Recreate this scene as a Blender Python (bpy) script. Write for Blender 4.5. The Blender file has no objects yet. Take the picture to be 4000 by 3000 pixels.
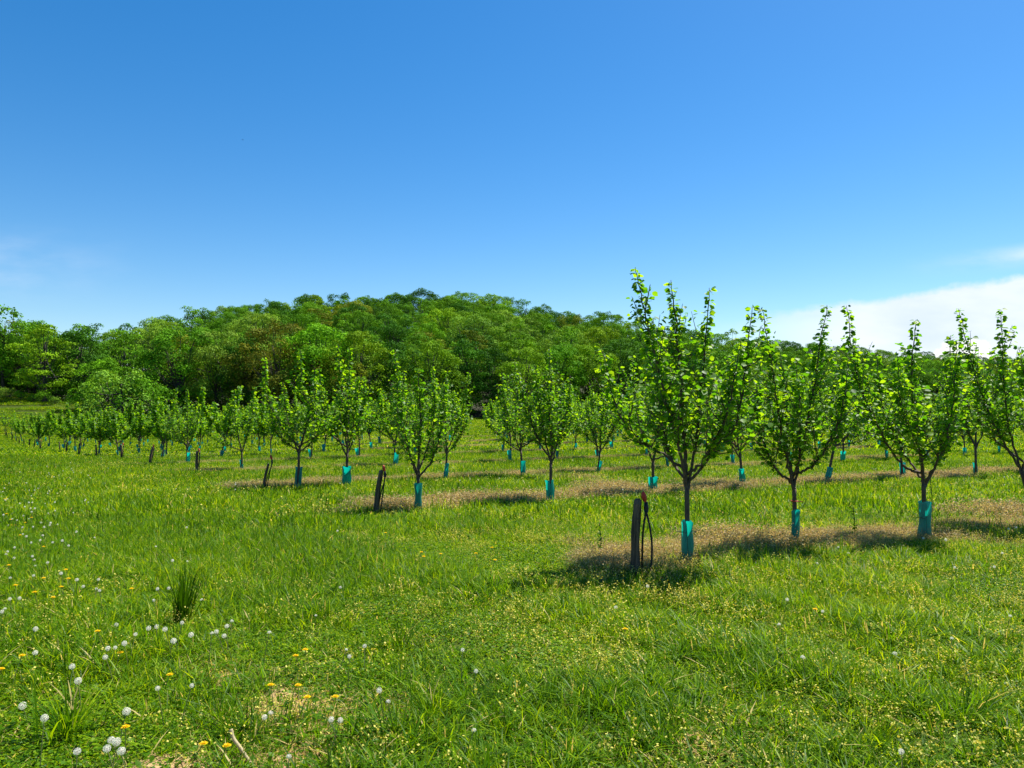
import bpy, math, random
import numpy as np
from mathutils import Vector
random.seed(7)
R = np.random.RandomState(11)
C = bpy.context.scene.collection
SC = bpy.context.scene

# ------------------------------------------------------------------ camera, sky, sun, exposure
F = 1609.0                      # focal length in units of a 2212 px wide picture
HZ = 880.0                      # height of the eye-level line in that picture
EYE = 1.5
PITCH = math.atan((HZ - 829.5) / F)
cam_d = bpy.data.cameras.new('camera')
cam_d.sensor_width = 36.0
cam_d.lens = 36.0 * F / 2212.0
cam_d.clip_end = 3000
cam_d.clip_start = 0.05
cam = bpy.data.objects.new('camera', cam_d)
C.objects.link(cam)
cam.location = (0, 0, EYE)
cam.rotation_euler = (math.pi / 2 + PITCH, 0, 0)
SC.camera = cam

SUN_EL = math.radians(60)
SUN_AZ = math.radians(48)       # clockwise from +Y (the viewing direction) towards +X
sd = Vector((math.sin(SUN_AZ) * math.cos(SUN_EL), math.cos(SUN_AZ) * math.cos(SUN_EL), math.sin(SUN_EL)))
sun_d = bpy.data.lights.new('sun', 'SUN')
sun_d.energy = 5.0
sun_d.angle = math.radians(0.53)
sun_d.color = (1.0, 0.955, 0.87)
sun = bpy.data.objects.new('sun', sun_d)
C.objects.link(sun)
sun.rotation_euler = sd.to_track_quat('Z', 'Y').to_euler()
sun.location = (20, 10, 40)

W = bpy.data.worlds.new('World')
SC.world = W
W.use_nodes = True
nt = W.node_tree
for n in list(nt.nodes):
    nt.nodes.remove(n)


def N(tree, t, **kw):
    n = tree.nodes.new(t)
    for k, v in kw.items():
        if k.startswith('i_'):
            key = k[2:]
            n.inputs[int(key) if key.isdigit() else key].default_value = v
        else:
            setattr(n, k, v)
    return n


def M(tree, op, a, b=None, c=None):
    n = tree.nodes.new('ShaderNodeMath')
    n.operation = op
    for i, v in enumerate((a, b, c)):
        if v is None:
            continue
        if isinstance(v, (int, float)):
            n.inputs[i].default_value = v
        else:
            tree.links.new(v, n.inputs[i])
    return n.outputs[0]


def SS(tree, v, a, b):
    n = tree.nodes.new('ShaderNodeMapRange')
    n.interpolation_type = 'SMOOTHSTEP'
    tree.links.new(v, n.inputs[0])
    for i, x in ((1, a), (2, b)):
        if isinstance(x, (int, float)):
            n.inputs[i].default_value = x
        else:
            tree.links.new(x, n.inputs[i])
    n.inputs[3].default_value = 0
    n.inputs[4].default_value = 1
    return n.outputs[0]


L = nt.links.new
sky = N(nt, 'ShaderNodeTexSky', sky_type='NISHITA', sun_disc=False, sun_elevation=SUN_EL, sun_rotation=SUN_AZ,
        air_density=1.0, dust_density=0.35, ozone_density=2.2, altitude=200)
hs = N(nt, 'ShaderNodeHueSaturation', i_Saturation=1.42, i_Value=1.0)
L(sky.outputs[0], hs.inputs['Color'])
tc = N(nt, 'ShaderNodeTexCoord')
sep = N(nt, 'ShaderNodeSeparateXYZ')
L(tc.outputs['Generated'], sep.inputs[0])
ys = M(nt, 'MAXIMUM', sep.outputs[1], 0.02)
u_ = M(nt, 'DIVIDE', sep.outputs[0], ys)
v_ = M(nt, 'DIVIDE', sep.outputs[2], ys)
front = M(nt, 'GREATER_THAN', sep.outputs[1], 0.05)
comb = N(nt, 'ShaderNodeCombineXYZ')
L(M(nt, 'MULTIPLY', u_, 1.0), comb.inputs[0])
L(M(nt, 'MULTIPLY', v_, 3.0), comb.inputs[1])
nz1 = N(nt, 'ShaderNodeTexNoise', i_Scale=5.0, i_Detail=6.0, i_Roughness=0.55)
L(comb.outputs[0], nz1.inputs['Vector'])
nz2 = N(nt, 'ShaderNodeTexNoise', i_Scale=26.0, i_Detail=8.0, i_Roughness=0.6)
L(tc.outputs['Generated'], nz2.inputs['Vector'])
# long cloud bank rising to the right
top = M(nt, 'ADD', M(nt, 'MULTIPLY', u_, 0.150), 0.076)
top = M(nt, 'ADD', top, M(nt, 'MULTIPLY', M(nt, 'SUBTRACT', nz1.outputs[0], 0.5), 0.03))
top = M(nt, 'ADD', top, M(nt, 'MULTIPLY', M(nt, 'SUBTRACT', nz2.outputs[0], 0.5), 0.030))
d_ = M(nt, 'SUBTRACT', top, v_)
bank = M(nt, 'MULTIPLY', SS(nt, d_, -0.003, 0.011), SS(nt, u_, 0.24, 0.50))
bank = M(nt, 'MULTIPLY', bank, 0.93)
# small bright cumulus low on the right
du = M(nt, 'DIVIDE', M(nt, 'SUBTRACT', u_, 0.600), 0.050)
dv = M(nt, 'DIVIDE', M(nt, 'SUBTRACT', v_, 0.070), 0.026)
rr = M(nt, 'SQRT', M(nt, 'ADD', M(nt, 'MULTIPLY', du, du), M(nt, 'MULTIPLY', dv, dv)))
puff = SS(nt, M(nt, 'SUBTRACT', M(nt, 'MULTIPLY', nz2.outputs[0], 2.4), rr), 0.20, 0.42)
# thin streaks
wisp_top = M(nt, 'ADD', M(nt, 'MULTIPLY', u_, 0.10), 0.135)
wd = M(nt, 'ABSOLUTE', M(nt, 'SUBTRACT', v_, wisp_top))
wisp = M(nt, 'MULTIPLY', M(nt, 'MULTIPLY', SS(nt, wd, 0.022, 0.0), SS(nt, u_, 0.48, 0.75)), SS(nt, nz1.outputs[0], 0.35, 0.7))
lw = M(nt, 'MULTIPLY', M(nt, 'MULTIPLY', SS(nt, u_, -0.45, -0.8), SS(nt, M(nt, 'ABSOLUTE', M(nt, 'SUBTRACT', v_, 0.19)), 0.07, 0.0)),
       SS(nt, nz1.outputs[0], 0.35, 0.65))
wsum = M(nt, 'MULTIPLY', M(nt, 'ADD', wisp, M(nt, 'MULTIPLY', lw, 0.5)), 0.62)
alpha = M(nt, 'MULTIPLY', M(nt, 'MAXIMUM', bank, wsum), front)
pa = M(nt, 'MULTIPLY', puff, front)
CLOUD = N(nt, 'ShaderNodeMixRGB')
CLOUD.inputs[1].default_value = (5.1, 5.8, 7.0, 1)
CLOUD.inputs[2].default_value = (6.4, 6.8, 7.4, 1)
L(SS(nt, nz1.outputs[0], 0.3, 0.7), CLOUD.inputs[0])
mx = N(nt, 'ShaderNodeMixRGB')
L(alpha, mx.inputs[0]); L(hs.outputs[0], mx.inputs[1]); L(CLOUD.outputs[0], mx.inputs[2])
mx2 = N(nt, 'ShaderNodeMixRGB')
L(pa, mx2.inputs[0]); L(mx.outputs[0], mx2.inputs[1])
mx2.inputs[2].default_value = (7.6, 7.7, 7.8, 1)
bg = N(nt, 'ShaderNodeBackground', i_Strength=0.078)
L(mx2.outputs[0], bg.inputs[0])
wo = N(nt, 'ShaderNodeOutputWorld')
L(bg.outputs[0], wo.inputs[0])

SC.view_settings.view_transform = 'Standard'
SC.view_settings.look = 'None'
SC.view_settings.exposure = 1.0
SC.view_settings.gamma = 1.0
SC.render.engine = 'CYCLES'
SC.cycles.max_bounces = 6
SC.cycles.diffuse_bounces = 3
SC.cycles.transmission_bounces = 4
SC.cycles.glossy_bounces = 2


# ------------------------------------------------------------------ helpers
def tag(o, label=None, cat=None, group=None, kind=None):
    if label: o['label'] = label
    if cat: o['category'] = cat
    if group: o['group'] = group
    if kind: o['kind'] = kind
    return o


def mk_mesh(name, V, Fa, mat=None, tint=None, smooth=False, mats=None, midx=None):
    V = np.asarray(V, dtype=np.float32); Fa = np.asarray(Fa, dtype=np.int32)
    me = bpy.data.meshes.new(name)
    me.vertices.add(len(V)); me.vertices.foreach_set('co', V.ravel())
    k = Fa.shape[1]
    me.loops.add(Fa.size); me.loops.foreach_set('vertex_index', Fa.ravel())
    me.polygons.add(len(Fa)); me.polygons.foreach_set('loop_start', np.arange(0, Fa.size, k, dtype=np.int32))
    try:
        me.polygons.foreach_set('loop_total', np.full(len(Fa), k, dtype=np.int32))
    except Exception:
        pass
    if smooth:
        me.polygons.foreach_set('use_smooth', np.ones(len(Fa), dtype=bool))
    if midx is not None:
        me.polygons.foreach_set('material_index', np.asarray(midx, dtype=np.int32))
    if tint is not None:
        a = me.attributes.new('tint', 'FLOAT', 'POINT')
        a.data.foreach_set('value', np.asarray(tint, dtype=np.float32))
    for m in (mats or ([mat] if mat else [])):
        me.materials.append(m)
    me.update(calc_edges=True)
    return me


def obj(name, me, parent=None, loc=(0, 0, 0)):
    o = bpy.data.objects.new(name, me)
    C.objects.link(o)
    if parent: o.parent = parent
    o.location = loc
    return o


def empty(name, loc=(0, 0, 0), rz=0):
    o = bpy.data.objects.new(name, None)
    o.empty_display_size = 0.1
    C.objects.link(o); o.location = loc; o.rotation_euler = (0, 0, rz)
    return o


class TB:
    """collects tubes as quads"""
    def __init__(s): s.V = []; s.F = []; s.n = 0

    def tube(s, P, r, k=6, cap=True, sq=None):
        P = np.asarray(P, float); m = len(P)
        r = np.broadcast_to(np.asarray(r, float), (m,))
        T = np.gradient(P, axis=0); T /= np.linalg.norm(T, axis=1)[:, None] + 1e-9
        ref = np.array([0.0, 1, 0]) if abs(T[:, 1]).max() < 0.9 else np.array([1.0, 0, 0])
        A = np.cross(T, ref); A /= np.linalg.norm(A, axis=1)[:, None] + 1e-9
        B = np.cross(T, A)
        a = np.arange(k) * 2 * math.pi / k
        ring = P[:, None] + r[:, None, None] * (np.cos(a)[None, :, None] * A[:, None] + np.sin(a)[None, :, None] * B[:, None])
        s.V.append(ring.reshape(-1, 3))
        i = np.arange(m - 1)[:, None] * k; j = np.arange(k)[None]; j2 = (j + 1) % k
        s.F.append((np.stack([i + j, i + j2, i + k + j2, i + k + j], -1)).reshape(-1, 4) + s.n)
        s.n += m * k
        if cap:
            for e, rr_ in ((0, P[0]), (m - 1, P[-1])):
                s.V.append(rr_[None]); c = s.n; s.n += 1
                base = c - m * k + e * k if e == 0 else None
                if e == 0:
                    st = c - m * k
                else:
                    st = c - 1 - m * k + (m - 1) * k
                jj = np.arange(0, k, 2)
                s.F.append(np.stack([st + jj, st + (jj + 1) % k, st + (jj + 2) % k, np.full(len(jj), c)], -1))

    def get(s): return np.concatenate(s.V), np.concatenate(s.F)

    def mesh(s, name, mat, smooth=True):
        V, Fa = s.get(); return mk_mesh(name, V, Fa, mat, smooth=smooth)


def ctr(P, n=10):
    """smooth polyline through control points"""
    P = [np.array(p, float) for p in P]
    P = [2 * P[0] - P[1]] + P + [2 * P[-1] - P[-2]]
    out = []
    for i in range(1, len(P) - 2):
        for t in np.linspace(0, 1, n, endpoint=False):
            a, b, c, d = P[i - 1], P[i], P[i + 1], P[i + 2]
            out.append(0.5 * ((2 * b) + (-a + c) * t + (2 * a - 5 * b + 4 * c - d) * t * t + (-a + 3 * b - 3 * c + d) * t ** 3))
    out.append(P[-2])
    return np.array(out)


def nrm(a): return a / (np.linalg.norm(a, axis=-1, keepdims=True) + 1e-9)


# ------------------------------------------------------------------ terrain
PX = np.array([0, 130, 270, 340, 470, 600, 760, 950, 1100, 1240, 1330, 1400, 1500, 1600, 1800, 2000, 2212.])
UU = (PX - 1106) / F
SIL = np.array([716, 724, 712, 686, 656, 642, 634, 627, 640, 668, 674, 692, 708, 725, 745, 758, 770.])
EE = np.array([128, 125, 122, 120, 118, 118, 118, 118, 120, 125, 130, 140, 155, 170, 200, 220, 230.])
TT = np.array([165, 170, 180, 195, 215, 225, 230, 235, 235, 230, 230, 235, 245, 260, 290, 310, 320.])
EP = np.array([846, 864, 886, 893, 895, 897, 900, 905, 907, 905, 903, 901, 900, 898, 896, 895, 894.])
DL = np.array([-50, 0, 8, 12, 17, 21.5, 26, 31, 35, 40, 45, 54, 67, 81, 95.])
ZL = np.array([-1.4, -1.47, -1.56, -1.68, -1.81, -1.92, -2.06, -2.22, -2.42, -2.62, -2.8, -3.1, -3.5, -3.65, -3.45])
DC = np.array([-50, 0, 8, 12, 17, 21.5, 26, 38, 60, 95.])
ZC = np.array([-1.4, -1.47, -1.56, -1.68, -1.81, -1.92, -2.02, -2.12, -2.15, -2.08])
TREEH = 11.9


def edge(u): return np.interp(u, UU, EE)


def terrain(x, y, bumps=True):
    x = np.asarray(x, float); y = np.asarray(y, float)
    u = np.clip(x / np.maximum(y, 6.0), -0.8, 0.8)
    w = np.clip((-0.15 - u) / 0.3, 0, 1); w = w * w * (3 - 2 * w)
    z = w * np.interp(y, DL, ZL) + (1 - w) * np.interp(y, DC, ZC)
    E = edge(u); Tp = np.interp(u, UU, TT)
    ze = -(np.interp(u, UU, EP) - HZ) / F * E
    zt = (HZ - np.interp(u, UU, SIL)) / F * Tp - TREEH
    t1 = np.clip((y - 95) / (E - 95), 0, 1)
    t2 = np.clip((y - E) / (Tp - E), 0, 1.0)
    z = z + (ze - z) * t1
    z = np.where(y > E, ze + (zt - ze) * (t2 * 0.75 + 0.25 * t2 * t2 * (3 - 2 * t2)), z)
    z = np.where(y > Tp + 15, z - 0.06 * np.clip((u + .62) / .12, 0, 1) * (y - Tp - 15), z)
    if bumps:
        z = z + 0.018 * np.sin(x * 1.9 + 1.3 * np.sin(y * 0.7)) * np.cos(y * 1.55 + np.sin(x * .8)) + 0.01 * np.sin(x * 4.7 + y * 3.1)
    return z + EYE


def gz(x, y): return float(terrain(x, y))


def unproj(px, py, h=0.0):
    vx = (px - 1106) / F; vv = (829.5 - py) / F
    dy = math.cos(PITCH) - math.sin(PITCH) * vv
    dz = math.sin(PITCH) + math.cos(PITCH) * vv
    k = vx / dy; s = dz / dy
    ys_ = np.concatenate([np.arange(1.5, 30, 0.02), np.arange(30, 140, 0.1)])
    zz = EYE + ys_ * s
    g = terrain(k * ys_, ys_) + h
    i = np.argmax(zz < g)
    return k * ys_[i], ys_[i]


# rows of the orchard: start point (end post) and slope of each row
ROWS = []
for k in range(20):
    X0 = 1.26 - 3.51 * k; Y0 = 7.66 + 4.6 * k
    ROWS.append((X0, Y0, min(0.47 + 0.09 * k, 0.62)))


def rowdist(x, y):
    """distance to the nearest row line, index of the row"""
    x = np.asarray(x); y = np.asarray(y)
    best = np.full(x.shape, 99.0); bi = np.zeros(x.shape, int)
    for k, (X0, Y0, m) in enumerate(ROWS):
        d = np.abs(y - (Y0 + m * (x - X0))) / math.sqrt(1 + m * m)
        before = np.clip(X0 - 0.3 - x, 0, None) * 0.9
        d = np.hypot(d, before)
        c = d < best
        best = np.where(c, d, best); bi = np.where(c, k, bi)
    return best, bi


# ------------------------------------------------------------------ materials
def newmat(name):
    m = bpy.data.materials.new(name); m.use_nodes = True
    t = m.node_tree
    for n in list(t.nodes): t.nodes.remove(n)
    out = t.nodes.new('ShaderNodeOutputMaterial')
    return m, t, out


def ramp(t, fac, stops):
    r = t.nodes.new('ShaderNodeValToRGB')
    e = r.color_ramp.elements
    while len(e) > 1: e.remove(e[-1])
    e[0].position = stops[0][0]; e[0].color = (*stops[0][1], 1)
    for p, c in stops[1:]:
        x = e.new(p); x.color = (*c, 1)
    t.links.new(fac, r.inputs[0])
    return r.outputs[0]


def leafmat(name, stops, trans=1.6, mixf=0.4, rough=0.5, wscale=None, wamp=0.0, objcol=False, spec=0.3, wamp2=0.0):
    m, t, out = newmat(name)
    at = N(t, 'ShaderNodeAttribute', attribute_name='tint')
    fac = at.outputs['Fac']
    if wscale:
        g = N(t, 'ShaderNodeNewGeometry')
        nz = N(t, 'ShaderNodeTexNoise', i_Scale=wscale, i_Detail=3.0)
        t.links.new(g.outputs['Position'], nz.inputs['Vector'])
        fac = M(t, 'ADD', fac, M(t, 'MULTIPLY', M(t, 'SUBTRACT', nz.outputs[0], 0.5), wamp))
    if wamp2:
        nzb = N(t, 'ShaderNodeTexNoise', i_Scale=0.16, i_Detail=2.0)
        t.links.new(g.outputs['Position'], nzb.inputs['Vector'])
        fac = M(t, 'ADD', fac, M(t, 'MULTIPLY', M(t, 'SUBTRACT', nzb.outputs[0], 0.5), wamp2))
    col = ramp(t, fac, stops)
    if objcol:
        oi = N(t, 'ShaderNodeObjectInfo')
        mu = N(t, 'ShaderNodeMixRGB', blend_type='MULTIPLY', i_0=1.0)
        t.links.new(col, mu.inputs[1]); t.links.new(oi.outputs['Color'], mu.inputs[2])
        col = mu.outputs[0]
    p = N(t, 'ShaderNodeBsdfPrincipled', i_Roughness=rough)
    p.inputs['Specular IOR Level'].default_value = spec
    t.links.new(col, p.inputs['Base Color'])
    tr = N(t, 'ShaderNodeBsdfTranslucent')
    sc = N(t, 'ShaderNodeMixRGB', blend_type='MULTIPLY', i_0=1.0)
    t.links.new(col, sc.inputs[1]); sc.inputs[2].default_value = (trans * 1.18, trans, trans * 0.5, 1)
    t.links.new(sc.outputs[0], tr.inputs[0])
    mixn = N(t, 'ShaderNodeMixShader', i_0=mixf)
    t.links.new(p.outputs[0], mixn.inputs[1]); t.links.new(tr.outputs[0], mixn.inputs[2])
    t.links.new(mixn.outputs[0], out.inputs[0])
    return m


def simplemat(name, col, rough=0.7, noise=None, col2=None, bump=0.0, scale=(1, 1, 1), spec=0.3, trans=None):
    m, t, out = newmat(name)
    p = N(t, 'ShaderNodeBsdfPrincipled', i_Roughness=rough)
    p.inputs['Specular IOR Level'].default_value = spec
    p.inputs['Base Color'].default_value = (*col, 1)
    if noise:
        tcn = N(t, 'ShaderNodeTexCoord')
        mp = N(t, 'ShaderNodeMapping'); mp.inputs['Scale'].default_value = scale
        t.links.new(tcn.outputs['Object'], mp.inputs[0])
        nz = N(t, 'ShaderNodeTexNoise', i_Scale=noise, i_Detail=6.0, i_Roughness=0.65)
        t.links.new(mp.outputs[0], nz.inputs['Vector'])
        c = ramp(t, nz.outputs[0], [(0.35, col), (0.68, col2 or col)])
        t.links.new(c, p.inputs['Base Color'])
        if bump:
            b = N(t, 'ShaderNodeBump', i_Strength=bump, i_Distance=0.01)
            t.links.new(nz.outputs[0], b.inputs['Height']); t.links.new(b.outputs[0], p.inputs['Normal'])
    if trans:
        tr = N(t, 'ShaderNodeBsdfTranslucent'); tr.inputs[0].default_value = (*trans, 1)
        mxn = N(t, 'ShaderNodeMixShader', i_0=0.45)
        t.links.new(p.outputs[0], mxn.inputs[1]); t.links.new(tr.outputs[0], mxn.inputs[2])
        t.links.new(mxn.outputs[0], out.inputs[0])
    else:
        t.links.new(p.outputs[0], out.inputs[0])
    return m


GRASS = leafmat('grass', [(0.0, (0.026, 0.078, 0.001)), (0.38, (0.078, 0.192, 0.002)), (0.65, (0.190, 0.305, 0.003)),
                          (0.88, (0.31, 0.38, 0.006)), (0.95, (0.44, 0.40, 0.10)), (1.0, (0.52, 0.42, 0.16))],
                trans=1.9, mixf=0.42, rough=0.45, wscale=0.55, wamp=0.55, spec=0.11, wamp2=0.5)
DRY = leafmat('dry_weed', [(0.0, (0.07, 0.15, 0.012)), (0.35, (0.27, 0.22, 0.09)), (0.75, (0.45, 0.32, 0.18)), (1.0, (0.72, 0.64, 0.26))],
              trans=1.2, mixf=0.3, rough=0.7, wscale=1.1, wamp=0.5)
SEED = leafmat('cress_seed', [(0.0, (0.06, 0.16, 0.004)), (0.3, (0.12, 0.22, 0.006)), (0.5, (0.46, 0.45, 0.04)), (1.0, (0.72, 0.64, 0.14))],
               trans=1.2, mixf=0.3, rough=0.7)
HAZEL = leafmat('hazel_leaf', [(0.0, (0.030, 0.12, 0.003)), (0.5, (0.080, 0.205, 0.004)), (1.0, (0.18, 0.31, 0.006))],
                trans=2.5, mixf=0.48, rough=0.5, spec=0.22)
WOODLEAF = leafmat('wood_leaf', [(0.0, (0.55, 0.62, 0.6)), (0.5, (1.0, 1.0, 0.9)), (1.0, (1.45, 1.4, 0.8))],
                   trans=1.4, mixf=0.16, rough=0.7, objcol=True, spec=0.04)
BARK = simplemat('hazel_bark', (0.045, 0.032, 0.024), 0.8, 30, (0.12, 0.085, 0.06), 0.4, (1, 1, 0.25))
WBARK = simplemat('forest_bark', (0.03, 0.027, 0.022), 0.9, 4, (0.10, 0.09, 0.075), 0.3)
POST = simplemat('weathered_post_wood', (0.022, 0.014, 0.009), 0.85, 34, (0.17, 0.12, 0.08), 0.9, (1, 1, 0.09))
HOSE = simplemat('black_hose', (0.008, 0.008, 0.009), 0.45)
REDCAP = simplemat('red_cap', (0.42, 0.035, 0.02), 0.5)
WIRE = simplemat('dark_wire', (0.02, 0.03, 0.028), 0.5)
GUARD = simplemat('teal_plastic', (0.0, 0.16, 0.135), 0.42, 9, (0.0, 0.27, 0.215), 0.5, (1, 1, 0.5), spec=0.5, trans=(0.0, 0.62, 0.48))
gt_ = GUARD.node_tree
oi = N(gt_, 'ShaderNodeObjectInfo')
for nd in list(gt_.nodes):
    if nd.type == 'VALTORGB':
        mxg = N(gt_, 'ShaderNodeMixRGB'); mxg.inputs[2].default_value = (0.05, 0.30, 0.27, 1)
        gt_.links.new(M(gt_, 'POWER', oi.outputs['Random'], 2.0), mxg.inputs[0]); gt_.links.new(nd.outputs[0], mxg.inputs[1])
        for nd2 in gt_.nodes:
            if nd2.type == 'BSDF_PRINCIPLED':
                tcg = N(gt_, 'ShaderNodeTexCoord'); spg = N(gt_, 'ShaderNodeSeparateXYZ'); gt_.links.new(tcg.outputs['Object'], spg.inputs[0])
                nzg = N(gt_, 'ShaderNodeTexNoise', i_Scale=22.0, i_Detail=4.0); gt_.links.new(tcg.outputs['Object'], nzg.inputs[0])
                mud = SS(gt_, M(gt_, 'SUBTRACT', M(gt_, 'MULTIPLY', nzg.outputs[0], 0.30), spg.outputs[2]), -0.02, 0.10)
                mxm = N(gt_, 'ShaderNodeMixRGB'); mxm.inputs[2].default_value = (0.22, 0.17, 0.10, 1)
                gt_.links.new(mud, mxm.inputs[0]); gt_.links.new(mxg.outputs[0], mxm.inputs[1]); gt_.links.new(mxm.outputs[0], nd2.inputs['Base Color'])
STALK = simplemat('dandelion_stalk', (0.16, 0.17, 0.05), 0.6)
FLUFF = simplemat('dandelion_fluff', (0.92, 0.88, 0.76), 0.9, spec=0, trans=(0.9, 0.88, 0.80))
CORE = simplemat('dandelion_core', (0.20, 0.15, 0.09), 0.9)
PETAL = simplemat('dandelion_petal', (0.90, 0.66, 0.01), 0.6, trans=(0.9, 0.62, 0.01))
STRAW = simplemat('straw', (0.62, 0.52, 0.30), 0.6, trans=(0.5, 0.4, 0.2))
BIRD = simplemat('bird_feather', (0.015, 0.015, 0.02), 0.7)

# ground: soil with moss and short turf, no light or shade in it
GROUND, t, out = newmat('turf_soil')
g = N(t, 'ShaderNodeNewGeometry')
n1 = N(t, 'ShaderNodeTexNoise', i_Scale=3.0, i_Detail=5.0, i_Roughness=0.6)
n2 = N(t, 'ShaderNodeTexNoise', i_Scale=24.0, i_Detail=6.0, i_Roughness=0.7)
t.links.new(g.outputs['Position'], n1.inputs[0]); t.links.new(g.outputs['Position'], n2.inputs[0])
fine = ramp(t, n2.outputs[0], [(0.3, (0.022, 0.04, 0.006)), (0.5, (0.045, 0.075, 0.008)), (0.7, (0.10, 0.11, 0.02))])
soil = ramp(t, n2.outputs[0], [(0.3, (0.16, 0.10, 0.045)), (0.5, (0.34, 0.23, 0.11)), (0.75, (0.52, 0.38, 0.20))])
at = N(t, 'ShaderNodeAttribute', attribute_name='tint')
mg = N(t, 'ShaderNodeMixRGB')
f_ = SS(t, M(t, 'ADD', at.outputs['Fac'], M(t, 'MULTIPLY', M(t, 'SUBTRACT', n1.outputs[0], 0.5), 1.3)), 0.35, 0.65)
t.links.new(f_, mg.inputs[0]); t.links.new(fine, mg.inputs[1]); t.links.new(soil, mg.inputs[2])
p = N(t, 'ShaderNodeBsdfPrincipled', i_Roughness=0.95)
p.inputs['Specular IOR Level'].default_value = 0.1
t.links.new(mg.outputs[0], p.inputs['Base Color'])
bmp = N(t, 'ShaderNodeBump', i_Strength=0.6, i_Distance=0.02)
t.links.new(n2.outputs[0], bmp.inputs['Height']); t.links.new(bmp.outputs[0], p.inputs['Normal'])
t.links.new(p.outputs[0], out.inputs[0])
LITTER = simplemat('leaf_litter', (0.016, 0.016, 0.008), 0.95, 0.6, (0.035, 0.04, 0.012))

# ------------------------------------------------------------------ bare-soil map (real patches of soil)
BARE = []
for px, py, r, a in [(700, 1520, .32, 1.2), (640, 1495, .2, 1), (755, 1545, .22, 1), (560, 1600, .22, 1), (580, 1640, .3, 1.2), (650, 1630, .2, 1),
                     (400, 1400, .16, .8), (270, 1430, .15, .8), (1090, 1330, .15, .6), (1560, 1640, .2, .8), (1590, 1560, .1, .7),
                     (1240, 1650, .25, .8), (860, 1490, .15, .6), (1485, 1235, .35, .8), (300, 1315, .2, .6), (480, 1470, .2, .8)]:
    x, y = unproj(px, py)
    for q in range(5): BARE.append((x + R.normal(0, r * .9), y + R.normal(0, r * .9), r * R.uniform(.35, .7), a * R.uniform(.9, 1.2)))


def bare(x, y):
    b = np.zeros(np.shape(x))
    for (bx, by, r, a) in BARE:
        b = np.maximum(b, a * np.exp(-((x - bx) ** 2 + (y - by) ** 2) / (r * r)))
    return b


# ------------------------------------------------------------------ ground sheet
yv = np.concatenate([np.arange(-30, 1, 3.0), np.arange(1, 16, 0.12), np.arange(16, 60, 0.6), np.arange(60, 135, 2.0), np.arange(135, 360, 5.0), np.arange(360, 1300, 45.0)])
uv = np.linspace(-1, 1, 241); uv = np.sign(uv) * np.abs(uv) ** 1.25
Yg, Ug = np.meshgrid(yv, uv, indexing='ij')
Xg = Ug * (np.maximum(Yg, 0) * 1.15 + 14)
Zg = terrain(Xg, Yg)
Vg = np.stack([Xg, Yg, Zg], -1).reshape(-1, 3)
nr, nc = Yg.shape
i = np.arange(nr - 1)[:, None] * nc + np.arange(nc - 1)[None]
Fg = np.stack([i, i + 1, i + nc + 1, i + nc], -1).reshape(-1, 4)
fy = Yg[:-1, :-1].ravel(); fx = Xg[:-1, :-1].ravel()
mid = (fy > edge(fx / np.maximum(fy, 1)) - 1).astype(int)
rd, _ = rowdist(Xg, Yg)
tint = np.maximum(bare(Xg, Yg), 0.45 * np.exp(-(rd / 0.4) ** 2)).ravel()
gm = mk_mesh('ground', Vg, Fg, mats=[GROUND, LITTER], midx=mid, tint=tint, smooth=True)
ground = obj('ground', gm)
tag(ground, 'gently sloping meadow ground rising to the wooded hill', 'ground', kind='structure')


# ------------------------------------------------------------------ geometry-node scatter (stuff)
def scatter(name, pts, rot, scl, idx, protos, label, cat, tilt=None):
    col = bpy.data.collections.new(name + '_source')
    for j, me in enumerate(protos):
        o = bpy.data.objects.new('%s_clump_%02d' % (name, j), me)
        col.objects.link(o)
    me = bpy.data.meshes.new(name)
    me.vertices.add(len(pts)); me.vertices.foreach_set('co', np.asarray(pts, np.float32).ravel())
    e = np.zeros((len(pts), 3), np.float32); e[:, 2] = rot
    if tilt is not None: e[:, :2] = tilt
    a = me.attributes.new('rot', 'FLOAT_VECTOR', 'POINT'); a.data.foreach_set('vector', e.ravel())
    a = me.attributes.new('scl', 'FLOAT_VECTOR', 'POINT'); a.data.foreach_set('vector', np.asarray(scl, np.float32).ravel())
    a = me.attributes.new('idx', 'INT', 'POINT'); a.data.foreach_set('value', np.asarray(idx, np.int32))
    o = obj(name, me)
    ng = bpy.data.node_groups.new(name + '_scatter', 'GeometryNodeTree')
    ng.interface.new_socket('Geometry', in_out='INPUT', socket_type='NodeSocketGeometry')
    ng.interface.new_socket('Geometry', in_out='OUTPUT', socket_type='NodeSocketGeometry')
    gi = ng.nodes.new('NodeGroupInput'); go = ng.nodes.new('NodeGroupOutput')
    ip = ng.nodes.new('GeometryNodeInstanceOnPoints')
    ci = ng.nodes.new('GeometryNodeCollectionInfo'); ci.inputs[0].default_value = col
    ci.inputs[1].default_value = True; ci.inputs[2].default_value = True
    ip.inputs['Pick Instance'].default_value = True

    def na(nm, dt):
        q = ng.nodes.new('GeometryNodeInputNamedAttribute'); q.data_type = dt; q.inputs[0].default_value = nm
        return q.outputs[0]
    ng.links.new(gi.outputs[0], ip.inputs['Points'])
    ng.links.new(ci.outputs[0], ip.inputs['Instance'])
    ng.links.new(na('idx', 'INT'), ip.inputs['Instance Index'])
    er = ng.nodes.new('FunctionNodeEulerToRotation')
    ng.links.new(na('rot', 'FLOAT_VECTOR'), er.inputs[0]); ng.links.new(er.outputs[0], ip.inputs['Rotation'])
    ng.links.new(na('scl', 'FLOAT_VECTOR'), ip.inputs['Scale'])
    ng.links.new(ip.outputs[0], go.inputs[0])
    md = o.modifiers.new('scatter', 'NODES'); md.node_group = ng
    tag(o, label, cat, kind='stuff')
    return o


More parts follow.
